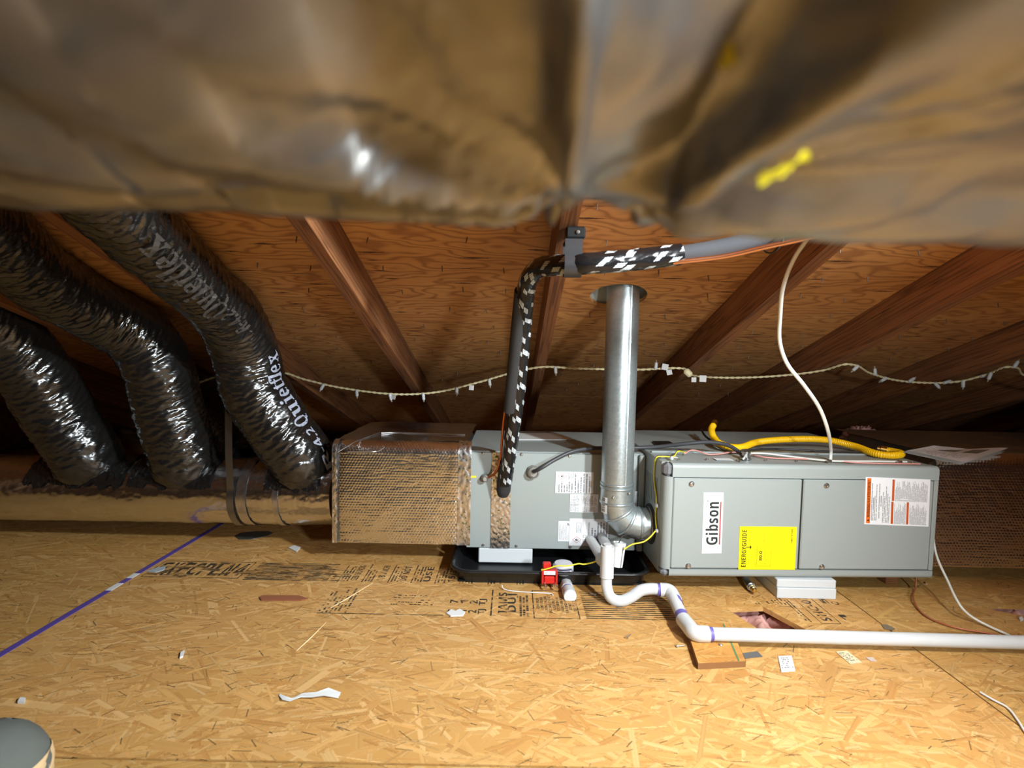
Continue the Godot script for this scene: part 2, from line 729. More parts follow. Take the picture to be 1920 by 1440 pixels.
# a plate between two outlines: the outer rectangle and a hole, given in 2D and set into space by place
func plate(outer: Rect2, hole: PackedVector2Array, place: Callable, thick: Vector3, uv_scale := 1.0) -> MB:
	var mb := MB.new()
	var oc := PackedVector2Array([outer.position, Vector2(outer.end.x, outer.position.y), outer.end, Vector2(outer.position.x, outer.end.y)])
	var up := -thick.normalized()
	if hole.is_empty():
		var f := []
		var b := []
		var uv := []
		for p in oc:
			f.append(place.call(p))
			b.append(place.call(p) + thick)
			uv.append(p * uv_scale)
		mb.poly(f, up, uv)
		mb.poly(b, -up, uv)
		var mid: Vector3 = (f[0] + f[2]) * 0.5
		for k in 4:
			mb.poly([f[k], f[(k + 1) % 4], b[(k + 1) % 4], b[k]], (f[k] + f[(k + 1) % 4]) * 0.5 - mid)
		return mb
	var c := Vector2.ZERO
	for p in hole:
		c += p
	c /= hole.size()
	var angs := []
	for p in hole:
		angs.append((p - c).angle())
	for p in oc:
		angs.append((p - c).angle())
	angs.sort()
	for k in angs.size():
		var a0: float = angs[k]
		var a1: float = angs[(k + 1) % angs.size()]
		var d0 := Vector2.from_angle(a0)
		var d1 := Vector2.from_angle(a1)
		var i0 := hit_poly(c, d0, hole)
		var i1 := hit_poly(c, d1, hole)
		var o0 := hit_poly(c, d0, oc)
		var o1 := hit_poly(c, d1, oc)
		for q in oc:
			if absf(angle_difference((q - c).angle(), a0)) < 1e-5:
				o0 = q
			if absf(angle_difference((q - c).angle(), a1)) < 1e-5:
				o1 = q
		if i0.distance_to(i1) < 1e-6 and o0.distance_to(o1) < 1e-6:
			continue
		var I0: Vector3 = place.call(i0)
		var I1: Vector3 = place.call(i1)
		var O0: Vector3 = place.call(o0)
		var O1: Vector3 = place.call(o1)
		var C: Vector3 = place.call(c)
		var uvs := [i0 * uv_scale, o0 * uv_scale, o1 * uv_scale, i1 * uv_scale]
		mb.poly([I0, O0, O1, I1], up, uvs)
		mb.poly([I0 + thick, O0 + thick, O1 + thick, I1 + thick], -up, uvs)
		mb.poly([I0, I1, I1 + thick, I0 + thick], C - (I0 + I1) * 0.5)
		mb.poly([O0, O1, O1 + thick, O0 + thick], (O0 + O1) * 0.5 - C)
	return mb

func floor_place(p: Vector2) -> Vector3:
	return Vector3(p.x, 0.0, -p.y)

func roof_place(p: Vector2) -> Vector3:
	return Vector3(p.x, ROOF_A - ROOF_S * p.y, -p.y)

func beam(mb: MB, a: Vector3, b: Vector3, wv: Vector3, hv: Vector3, off := 0.0) -> void:
	# a at the top centre of one end; wv half width, hv full height downwards
	var l := a.distance_to(b)
	var c := [a - wv, a + wv, a + wv + hv, a - wv + hv]
	var e := b - a
	var run := 0.0
	for k in 4:
		var p: Vector3 = c[k]
		var q: Vector3 = c[(k + 1) % 4]
		var wd := p.distance_to(q)
		mb.poly([p, q, q + e, p + e], (p + q) * 0.5 - (a + hv * 0.5), [Vector2(off, run), Vector2(off, run + wd), Vector2(off + l, run + wd), Vector2(off + l, run)])
		run += wd
	mb.poly(c, -e)
	mb.poly([c[0] + e, c[1] + e, c[2] + e, c[3] + e], e)

func build_shell() -> void:
	var osb: StandardMaterial3D = mats["strand board"]
	var osb2: StandardMaterial3D = mats["strand board pale"]
	var fl := structure("floor")
	var th := Vector3(0, -0.014, 0)
	var none := PackedVector2Array()
	var hole_a := PackedVector2Array([Vector2(0.648, 1.517), Vector2(0.765, 1.529), Vector2(0.835, 1.375), Vector2(0.70, 1.372)])
	var hole_b := PackedVector2Array([Vector2(1.42, 1.565), Vector2(1.50, 1.572), Vector2(1.66, 1.572), Vector2(1.66, 1.50), Vector2(1.58, 1.475), Vector2(1.47, 1.53)])
	part("osb_panel", plate(Rect2(-3.4, -2.2, 2.183, 6.6), none, floor_place, th), osb2, fl)
	part("osb_panel", plate(Rect2(-1.213, 0.908, 2.268, 3.492), hole_a, floor_place, th), osb, fl)
	part("osb_panel", plate(Rect2(-1.213, -2.2, 2.268, 3.103), none, floor_place, th), osb2, fl)
	part("osb_panel", plate(Rect2(1.059, -2.2, 2.341, 3.778), hole_b, floor_place, th), osb2, fl)
	part("osb_panel", plate(Rect2(1.059, 1.582, 2.341, 2.818), none, floor_place, th), osb2, fl)
	var under := MB.new()
	under.box(Vector3(0, -0.17, -1.1), Vector3(6.8, 0.02, 6.6), 0.0)
	part("ceiling_board_below", under, mat("old board", Color8(120, 104, 90), 0.9), fl)
	# purple line along the panel joint, with scuffed white places
	var line := MB.new()
	line.box(Vector3(-1.213, 0.0006, -1.60), Vector3(0.019, 0.0012, 1.5), 0.0)
	part("purple_joint_line", line, mat("purple line", Color8(88, 70, 150), 0.6), fl)
	for q in [[1.655, 0.035], [1.575, 0.05]]:
		var w := MB.new()
		w.box(Vector3(-1.213, 0.0011, -q[0]), Vector3(0.0195, 0.0012, q[1]), 0.0)
		part("white_scuff", w, mats["paper"], fl)
	part("stamped_print", print_sheet(), floor_print(), fl)

	# roof
	var ce := structure("ceiling")
	var rows := [-2.2, -1.605, -0.45, 0.705, 1.86, 3.015, 4.35]
	var up := Vector3(0, 1, ROOF_S).normalized() * -1.0   # sheathing rises away from the room
	var vent := at(1160, 548, 1.72)
	var vc := Vector2(vent.x, 1.725)
	var circle := PackedVector2Array()
	for k in 36:
		circle.append(vc + Vector2(cos(TAU * k / 36.0) * 0.092, sin(TAU * k / 36.0) * 0.087))
	for r in rows.size() - 1:
		var cols := [-3.4, -0.99, 1.215, 3.4] if r % 2 == 0 else [-3.4, -2.1, 0.113, 2.4, 3.4]
		if r == 3:
			cols = [-3.4, -0.99, 1.215, 3.4]
		for c in cols.size() - 1:
			var rc := Rect2(cols[c], rows[r], cols[c + 1] - cols[c] - 0.003, rows[r + 1] - rows[r] - 0.003)
			var has: bool = rc.has_point(vc)
			part("sheathing_panel", plate(rc, circle if has else none, roof_place, -Vector3(0, -1, -ROOF_S).normalized() * 0.012), mats["roof plywood"] if (r + c) % 2 == 0 else mats["roof plywood b"], ce)
	var k := 0
	for x in [-2.65, -2.1, -1.54, -0.99, -0.46, 0.113, 0.715, 1.215, 1.80, 2.4, 3.0]:
		var mb := MB.new()
		beam(mb, Vector3(x, roof_y(2.2), 2.2), Vector3(x, roof_y(-4.32), -4.32), Vector3(0.019, 0, 0), Vector3(0, -RAFTER_DROP, 0), 0.37 * k)
		part("rafter", mb, mats["rafter timber"], ce)
		k += 1
	# points of roofing nails through the sheathing
	var nail := MB.new()
	nail.lathe(Vector3.ZERO, Vector3.DOWN, [[0.0016, -0.002], [0.0016, 0.013], [0.0, 0.019]], 6)
	var nm := nail.mesh()
	var g := RandomNumberGenerator.new()
	g.seed = 77
	for row in 13:
		var d := 1.12 + row * 0.145
		var x := -1.0 + g.randf() * 0.2
		while x < 1.9:
			var dd := d + g.randf_range(-0.02, 0.02)
			if absf(x - vc.x) > 0.12 or absf(dd - vc.y) > 0.12:
				copy_part("roofing_nail", nm, mats["steel nail"], ce, Transform3D(Basis(Vector3(0, 0, 1), g.randf_range(-0.25, 0.25)) * Basis(Vector3(1, 0, 0), g.randf_range(-0.3, 0.1)), Vector3(x, ROOF_A - ROOF_S * dd, -dd)))
			x += g.randf_range(0.12, 0.3)

	# walls that close the attic
	var wm: StandardMaterial3D = tex_mat("wall board", wood(256, 256, Color8(150, 112, 76), Color8(98, 66, 42), 9.0, 2.0, 3, 6), 0.8)
	wm.uv1_triplanar = true
	wm.uv1_world_triplanar = true
	for s in [["wall_left", Vector3(-3.43, 0.95, -1.1), Vector3(0.06, 2.6, 6.7)], ["wall_right", Vector3(3.43, 0.95, -1.1), Vector3(0.06, 2.6, 6.7)], ["wall_back", Vector3(0, 0.95, 2.23), Vector3(6.9, 2.6, 0.06)], ["wall_front", Vector3(0, 0.1, -4.38), Vector3(6.9, 0.6, 0.06)]]:
		var w := structure(s[0])
		var mb := MB.new()
		mb.box(s[1], s[2], 0.0)
		part("wall_board", mb, wm, w)

	# pink wool in the gaps of the floor
	for q in [[Vector3(0.74, -0.04, -1.45), "pink fibreglass wool showing in the hole cut beside the white drain pipe"], [Vector3(1.56, -0.03, -1.53), "pink fibreglass wool in the broken gap at the right floor joint"]]:
		var c: Vector3 = q[0]
		var o := thing("insulation_batt", q[1], "insulation", c, "insulation between the joists")
		var pts := PackedVector3Array()
		for i in 41:
			for j in 41:
				var x := (i / 40.0 - 0.5) * 0.44
				var z := (j / 40.0 - 0.5) * 0.44
				var e := minf(1.0, (0.22 - maxf(absf(x), absf(z))) * 30.0)
				var y := noise.get_noise_3d(x * 16, 3.0, z * 16) * 0.05 + noise.get_noise_3d(x * 50, 1.0, z * 50) * 0.016
				pts.append(c + Vector3(x, y * e - (1.0 - e) * 0.06, z))
		var mb := MB.new()
		mb.grid(pts, 41, 41)
		part("wool", mb, mats["pink wool"], o)

func floor_print() -> StandardMaterial3D:
	# ink on the strand board: rules, hatched bands and blocks of lettering in two rows
	var W := 2048
	var H := 320
	var ink := Color8(52, 46, 38, 255)
	var im := blank(W, H, Color8(52, 46, 38, 0))
	# back row: bold block letters, hatching
	var xs := 10
	for s in ["E", "X", "E", "C", "P", "L", "N", "4"]:
		write(im, s, Vector2(xs + 16, 62), 28, 84, 0, ink)
		xs += 35
	frame_rect(im, Rect2i(2, 8, 290, 112), 3, ink)
	for k in 15:
		im.fill_rect(Rect2i(310, 10 + k * 8, 250, 4), ink)
	var blocks := ["SIZED FOR SPACING", "1/8 INCH", "DO NOT", "USE", "15/32", "EXPOSURE 1", "MILL 07", "32/16"]
	xs = 590
	for s in blocks:
		var w := rng.randi_range(50, 90)
		im.fill_rect(Rect2i(xs, 6, 3, 122), ink)
		fine_print(im, Rect2i(xs + 8, 10, w - 34, 112), 9, 5, ink, true, 0.85)
		write(im, s, Vector2(xs + w - 14, 66), 100, 20, 1, ink)
		xs += w + 12
	for k in 12:
		im.fill_rect(Rect2i(xs, 16 + k * 9, 330, 4), ink)
	# front row
	fine_print(im, Rect2i(600, 168, 80, 130), 10, 5, ink, true, 0.6)
	im.fill_rect(Rect2i(600, 300, 330, 3), ink)
	fine_print(im, Rect2i(780, 200, 120, 60), 12, 4, ink, false, 0.5)
	for s in [["7", 950], ["1", 978], ["2", 1004], ["TJ", 1030]]:
		write(im, s[0], Vector2(s[1], 230), 18 * s[0].length(), 22, 1, ink)
		write(im, s[0], Vector2(s[1], 280), 14 * s[0].length(), 22, 1, ink)
	im.fill_rect(Rect2i(1052, 160, 4, 140), ink)
	write(im, "IAMS", Vector2(1084, 230), 110, 24, 1, ink)
	write(im, "DUJ", Vector2(1112, 230), 100, 30, 1, ink)
	fine_print(im, Rect2i(1130, 160, 26, 140), 9, 6, ink, true, 0.9)
	frame_rect(im, Rect2i(1166, 158, 122, 150), 3, ink)
	for k in 10:
		write(im, ["SIZED FOR SPACING", "1/8 INCH MINIMUM", "1/8 IN SPACING", "DO NOT CUT", "USE PLY"][k % 5], Vector2(1180 + k * 11, 232), 60 + 12 * (k % 4), 8, 1, ink)
	for k in 15:
		im.fill_rect(Rect2i(1304, 160 + k * 10, 260, 4), ink)
	# right of the hole
	for q in [[1790, 30], [1826, 44], [1872, 30]]:
		fine_print(im, Rect2i(q[0], 150, q[1], 150), 9, 4, ink, true, 0.85)
	write(im, "SHC-07", Vector2(1940, 228), 130, 26, 1, ink)
	frame_rect(im, Rect2i(1915, 150, 52, 156), 2, ink)
	write(im, "1  5", Vector2(1995, 228), 120, 18, 1, ink)
	write(im, "C", Vector2(2020, 200), 16, 18, 1, ink)
	im.fill_rect(Rect2i(1680, 212, 196, 108), Color8(52, 46, 38, 0))   # the cut hole
	# ink smeared over the block letters and the hatching
	var smear := FastNoiseLite.new()
	smear.seed = 21
	smear.frequency = 0.02
	smear.fractal_octaves = 5
	for y in range(14, 124):
		for x in range(4, 620):
			if smear.get_noise_2d(x * 0.45, y * 1.6) > 0.12 + 0.1 * absf(y - 85.0) / 40.0:
				im.set_pixel(x, y, Color8(52, 46, 38, 150))
	# worn through: the ink is missing where boots and flakes took it
	var wear := FastNoiseLite.new()
	wear.seed = 9
	wear.frequency = 0.035
	wear.fractal_octaves = 4
	for y in H:
		for x in W:
			var c := im.get_pixel(x, y)
			if c.a > 0.0:
				var a := c.a * clampf(0.85 + wear.get_noise_2d(x * 0.5, y) * 1.5, 0.08, 0.95)
				im.set_pixel(x, y, Color(c.r, c.g, c.b, a))
	var m := tex_mat("stamped ink", im, 0.75)
	m.transparency = BaseMaterial3D.TRANSPARENCY_ALPHA
	return m

func print_sheet() -> MB:
	var mb := MB.new()
	mb.rect(Vector3(-1.19, 0.0004, -1.79), Vector3(2.22, 0, 0), Vector3(0, 0, 0.37), Vector3.UP)
	return mb


# ------------------------------------------------------------------ black flexible ducts
# wrinkles of a slack plastic sleeve: mostly round the duct, sharp crested
func sleeve(th: float, s: float, r: float, k: float, amp: float) -> float:
	var cx := cos(th) * r
	var cy := sin(th) * r
	var skew := s + cx * 0.35
	var a := noise.get_noise_3d(skew * 26.0 + k, cx * 9.0, cy * 9.0)
	var b := noise.get_noise_3d(skew * 62.0 - k, cx * 17.0 + 5.0, cy * 17.0)
	var c := noise.get_noise_3d(s * 5.0 + k * 2.0, cx * 6.0, cy * 6.0)
	var sharp := 1.0 - absf(a) * 2.2
	return amp * (sharp * 0.9 + b * 0.9 + c * 1.6)

func flex_duct(label: String, pts: Array, r: float, k: float, group: String, amp := 0.0042, thin := 0.0) -> Array:
	var path := smooth_path(ats(pts), 0.0042)
	var mb := MB.new()
	var m := path.size()
	var rr := []
	for i in m:
		# the sleeve is drawn in where it meets its boot
		var e := float(m - 1 - i) * 0.0042
		rr.append(r * (1.0 - 0.22 * exp(-e * e / 0.0012)) - thin * smoothstep(0.3, 1.1, e))
	mb.tube(path, rr, 110, true, func(_i, th, s): return sleeve(th, s, r, k, amp))
	var foot := path[m - 1]
	var o := thing("flex_duct", label, "duct", foot, group)
	part("sleeve", mb, mats["black film"], o)
	return [o, path]

# lettering printed round a duct: the text runs along the path, offset over the surface
func printed_on(o: Node3D, path: PackedVector3Array, r: float, k: float, amp: float, s0: float, ang: float, words: String, size: float, serif: bool, m: Material, backwards := false, stretch := 1.0) -> void:
	var tr := text_triangles(words, serif, true)
	if tr.is_empty():
		return
	var cum := PackedFloat32Array([0.0])
	for i in range(1, path.size()):
		cum.append(cum[i - 1] + path[i].distance_to(path[i - 1]))
	# frames as in MB.tube
	var frames := []
	var nn := Vector3.ZERO
	var last := Vector3.ZERO
	for i in path.size():
		var tg := (path[mini(i + 1, path.size() - 1)] - path[maxi(i - 1, 0)]).normalized()
		if i == 0:
			nn = Vector3.UP if absf(tg.y) < 0.9 else Vector3.RIGHT
		else:
			var ax := last.cross(tg)
			if ax.length() > 1e-6:
				nn = nn.rotated(ax.normalized(), last.angle_to(tg))
		nn = (nn - tg * nn.dot(tg)).normalized()
		last = tg
		frames.append([tg, nn, tg.cross(nn)])
	var mb := MB.new()
	# subdivide so that the letters follow the folds
	var list := []
	for q in range(0, tr.size(), 3):
		list.append([tr[q], tr[q + 1], tr[q + 2]])
	var fine := []
	while list.size():
		var t: Array = list.pop_back()
		var l0: float = t[0].distance_to(t[1])
		var l1: float = t[1].distance_to(t[2])
		var l2: float = t[2].distance_to(t[0])
		var mx := maxf(l0, maxf(l1, l2))
		if mx * size < 0.012 or fine.size() + list.size() > 6000:
			fine.append(t)
		elif mx == l0:
			var c: Vector3 = (t[0] + t[1]) * 0.5
			list.append([t[0], c, t[2]])
			list.append([c, t[1], t[2]])
		elif mx == l1:
			var c: Vector3 = (t[1] + t[2]) * 0.5
			list.append([t[0], t[1], c])
			list.append([t[0], c, t[2]])
		else:
			var c: Vector3 = (t[2] + t[0]) * 0.5
			list.append([t[0], t[1], c])
			list.append([c, t[1], t[2]])
	var sg := -1.0 if backwards else 1.0
	for t in fine:
		var pp := []
		var nv := Vector3.ZERO
		for p in t:
			var s: float = s0 + sg * p.x * size * stretch
			var th: float = ang - sg * p.y * size / r
			var i := clampi(cum.bsearch(s), 0, path.size() - 2)
			var f: Array = frames[i]
			var rr := r + sleeve(th, cum[i], r, k, amp) + 0.0015
			var c: Vector3 = path[i] + f[0] * (s - cum[i])
			var rad: Vector3 = f[1] * cos(th) + f[2] * sin(th)
			pp.append(c + rad * rr)
			nv += rad
		mb.poly(pp, nv)
	if mb.v.size():
		part("printed_lettering", mb, m, o)

func build_flex_ducts() -> void:
	var white := mat("white duct print", Color8(160, 166, 182), 0.45)
	var grey := mat("grey duct print", Color8(64, 61, 58), 0.5)
	var ra := 0.108
	var g := "black flex ducts rising from the foil trunk"
	var A := flex_duct("black plastic flex duct nearest the foil plenum, with printed white lettering", [[30, 195, 0.82], [140, 305, 0.99], [244, 409, 1.17], [345, 510, 1.42], [430, 592, 1.69], [458, 652, 1.80], [476, 725, 1.84], [522, 800, 1.87], [566, 862, 1.89], [572, 895, 1.92]], ra, 3.0, g, 0.0042, 0.024)
	var B := flex_duct("black crinkled flex duct in the middle of the three on the left", [[-170, 330, 1.0], [-60, 405, 1.17], [20, 470, 1.33], [100, 535, 1.52], [190, 587, 1.70], [262, 632, 1.80], [296, 690, 1.84], [312, 750, 1.87], [332, 815, 1.89], [348, 870, 1.91], [350, 895, 1.93]], ra, 11.0, g, 0.0042, 0.02)
	var C := flex_duct("black flex duct at the left edge of the photo, mostly in shade", [[-330, 440, 1.22], [-190, 510, 1.42], [-80, 570, 1.60], [10, 635, 1.74], [70, 705, 1.82], [110, 775, 1.87], [160, 850, 1.91], [178, 892, 1.94]], ra, 23.0, g)
	flex_duct("short black flex duct half hidden behind the hanging metal strap", [[300, 690, 2.5], [400, 760, 2.32], [455, 815, 2.18], [470, 865, 2.06]], 0.1, 31.0, g)
	flex_duct("dark flex duct with white print in the shade behind the right foil plenum", [[2250, 730, 2.1], [2080, 790, 2.2], [1985, 835, 2.3], [1900, 868, 2.42]], 0.12, 41.0, "flex ducts at the right")
	printed_on(A[0], A[1], ra, 3.0, 0.0042, 0.52, 2.5, "Quietflex", 0.085, true, grey, true)
	printed_on(A[0], A[1], ra, 3.0, 0.0042, 0.80, 2.4, "R-4.2", 0.06, false, grey, true)
	printed_on(A[0], A[1], ra, 3.0, 0.0042, 1.26, 2.0, "Quietflex", 0.075, true, white, true)
	printed_on(A[0], A[1], ra, 3.0, 0.0042, 1.50, 2.0, "R-4.2", 0.045, false, white, true)

	# the big duct right over the camera: a slack sleeve gathered at one point
	var r := 0.2
	var path := PackedVector3Array()
	var m := 430
	for i in m:
		var x := -1.35 + 2.7 * i / (m - 1)
		path.append(Vector3(x, 1.022 - x * 0.022 + noise.get_noise_1d(x * 3.0) * 0.006, -0.25))
	var px := 0.04
	var fold := func(i: int, th: float, _s: float) -> float:
		# th = 0 at the top, growing from the top towards the back side (-z); the gather sits low at the back
		var x: float = path[i].x - px
		var a := fposmod(th, TAU)
		var arc := (a - 3.25) * r
		var rad := sqrt(x * x + arc * arc)
		var dir := atan2(arc, x)
		var f := sin(dir * 7.0 + 1.3 + noise.get_noise_2d(rad * 3.0, dir * 1.2) * 3.0) * 0.012
		f += sin(dir * 21.0 + noise.get_noise_2d(rad * 5.0 + 4.0, dir * 2.0) * 4.0) * 0.0022
		f *= smoothstep(0.0, 0.06, rad) * (0.35 + 0.65 * exp(-rad * 1.8))
		f += noise.get_noise_3d(x * 3.0, a * 1.3, 2.0) * 0.007
		f += noise.get_noise_3d(x * 34.0, a * 12.0, 7.0) * 0.003 * exp(-rad * 14.0)
		f -= 0.008 * exp(-rad * rad / 0.0016)
		return f
	var mb := MB.new()
	mb.tube(path, r, 190, true, fold, Vector3.UP)
	var E := thing("overhead_flex_duct", "large crumpled flex duct sleeve hanging blurred right in front of the camera", "duct", Vector3(0, 0.82, -0.25))
	var film := mat("dusty dark film", Color8(152, 149, 145), 0.33, 0.9, 0.6)
	part("sleeve", mb, film, E)
	# two yellow marks on the sleeve, lying on its folds
	var ym := mat("yellow mark", Color8(206, 192, 30), 0.5)
	for q in [[1358, 150, 0.022, 0.007, 1.0], [1468, 312, 0.018, 0.010, -0.5]]:
		var d0 := ray(q[0], q[1]).normalized()
		var hit := EYE + d0 * 0.2
		for k in 260:
			hit = EYE + d0 * (0.1 + k * 0.001)
			if Vector2(hit.y - (1.022 - hit.x * 0.022), hit.z + 0.25).length() < r:
				break
		var th0 := atan2(hit.z + 0.25, hit.y - (1.022 - hit.x * 0.022))
		var gp := PackedVector3Array()
		for a in 9:
			for b in 9:
				var e := Vector2((a / 8.0 - 0.5) * q[2], (b / 8.0 - 0.5) * q[3]).rotated(q[4])
				var i0 := clampi(int(round((hit.x + e.x + 1.35) / 2.7 * (m - 1))), 0, m - 1)
				var th := th0 + e.y / r
				var rr: float = r + fold.call(i0, th, 0.0) + 0.0012
				gp.append(Vector3(hit.x + e.x, path[i0].y + cos(th) * rr, path[i0].z + sin(th) * rr))
		var mk := MB.new()
		mk.grid(gp, 9, 9)
		part("yellow_mark", mk, ym, E)


# ------------------------------------------------------------------ foil trunk and plenums
func build_trunk_and_plenums() -> void:
	var foil: StandardMaterial3D = mats["aluminium foil"]
	var tape: StandardMaterial3D = mats["foil tape"]
	# round trunk on the left, wrapped in foil insulation, black sleeve wraps at the boots
	var r := 0.122
	var a := at(-420, 905, 2.0)
	var b := at(640, 922, 1.94)
	var n := 330
	var path := PackedVector3Array()
	for i in n:
		path.append(a.lerp(b, float(i) / (n - 1)) + Vector3(0, noise.get_noise_1d(i * 0.02) * 0.003, 0))
	var length := a.distance_to(b)
	var wr := func(_i: int, th: float, s: float) -> float:
		var cx := cos(th)
		var cy := sin(th)
		var f := noise.get_noise_3d(s * 4.0, cx * 2.0, cy * 2.0) * 0.003
		f += absf(noise.get_noise_3d(s * 17.0, cx * 3.0, cy * 3.0)) * -0.0022
		f += noise.get_noise_3d(s * 60.0, cx * 14.0, cy * 14.0) * 0.0006
		# bubble relief towards the plenum end
		var e := clampf((s - (length - 0.42)) * 6.0, 0.0, 1.0)
		var u := s / 0.0105
		var w := th * r / 0.0105
		f += e * 0.0011 * (sin(u * TAU * 0.5 + w * PI) * sin(w * PI))
		return f
	var o := thing("foil_trunk_duct", "round foil-wrapped trunk duct running from the left edge to the plenum", "duct", b)
	var mb := MB.new()
	mb.tube(path, r, 150, true, wr)
	part("foil_wrap", mb, foil, o)
	# bands of tape
	for q in [[485, 0.034], [545, 0.02]]:
		var c := at(q[0], 922, 1.95)
		var f: float = clampf((c.x - a.x) / (b.x - a.x), 0.0, 1.0)
		var p := a.lerp(b, f)
		var dir := (b - a).normalized()
		var bp := PackedVector3Array()
		for k in 7:
			bp.append(p + dir * (k / 6.0 - 0.5) * q[1])
		var band := MB.new()
		band.tube(bp, r + 0.0035, 90, false, func(_i, th, s): return noise.get_noise_2d(th * 6.0, s * 40.0) * 0.0018)
		part("tape_band", band, tape, o)
	# black film over the top of the trunk between the boots
	for q in [[178, 0.36], [352, 0.30], [574, 0.20]]:
		var c := at(q[0], 900, 1.95)
		var f: float = clampf((c.x - a.x) / (b.x - a.x), 0.0, 1.0)
		var p := a.lerp(b, f)
		var dir := (b - a).normalized()
		var pts := PackedVector3Array()
		var side := dir.cross(Vector3.UP).normalized()   # towards the wall behind or the viewer
		var rows := 70
		var cols := 40
		for i in rows:
			for j in cols:
				var u = (float(i) / (rows - 1) - 0.5) * q[1]
				var th := lerpf(-1.25, 1.12, float(j) / (cols - 1))
				var rag := noise.get_noise_2d(u * 22.0, 3.0 + q[0]) * 0.16
				th *= 1.0 + rag
				var rr := r + 0.006 + noise.get_noise_3d(u * 30.0, th * 4.0, q[0]) * 0.006 + absf(noise.get_noise_3d(u * 60.0, th * 9.0, q[0])) * -0.004
				pts.append(p + dir * u + (Vector3.UP * cos(th) - side * sin(th)) * rr)
		var film := MB.new()
		film.grid(pts, rows, cols, false, 1.0, 1.0, true)
		part("black_film_wrap", film, mats["black film"], o)
	# hanger strap from the rafters
	var st := thing("hanger_strap", "metal hanger strap looped under the foil trunk, going up to the rafters", "strap", at(425, 985, 1.85))
	var sp := MB.new()
	var c0 := at(423, 870, 1.80)
	var cc := a.lerp(b, clampf((c0.x - a.x) / (b.x - a.x), 0.0, 1.0))
	var hw := Vector3(0.0125, 0, 0)
	var line := PackedVector3Array()
	line.append(Vector3(c0.x + 0.004, roof_y(cc.z + r) - 0.004, cc.z + r + 0.008))
	line.append(Vector3(c0.x, cc.y + 0.16, cc.z + r + 0.0075))
	for k in 13:
		var th := lerpf(1.25, 3.0, k / 12.0)
		line.append(Vector3(c0.x, cc.y + cos(th) * (r + 0.007), cc.z + sin(th) * (r + 0.007)))
	var sheet := PackedVector3Array()
	for p in line:
		sheet.append(p - hw)
		sheet.append(p + hw)
	sp.grid(sheet, line.size(), 2, false, 1.0, 1.0, true)
	var sheet2 := PackedVector3Array()
	for p in line:
		sheet2.append(p + hw + Vector3(0, 0, -0.0012))
		sheet2.append(p - hw + Vector3(0, 0, -0.0012))
	sp.grid(sheet2, line.size(), 2, false, 1.0, 1.0, true)
	part("strap_band", sp, mats["strap"], st)

	# left plenum: a box wrapped in bubble foil
	bubble_box("foil_plenum", "silver bubble-foil box between the round trunk and the grey coil cabinet", at(624, 1017, 1.775), at(872, 1026, 1.775), 0.352, 0.50, 0.04, 1)
	# right plenum
	bubble_box("return_plenum", "silver bubble-foil duct running out of the picture right of the furnace", at(1744, 1062, 1.70), at(2350, 1062, 1.70), 0.375, 0.56, 0.05, 2)

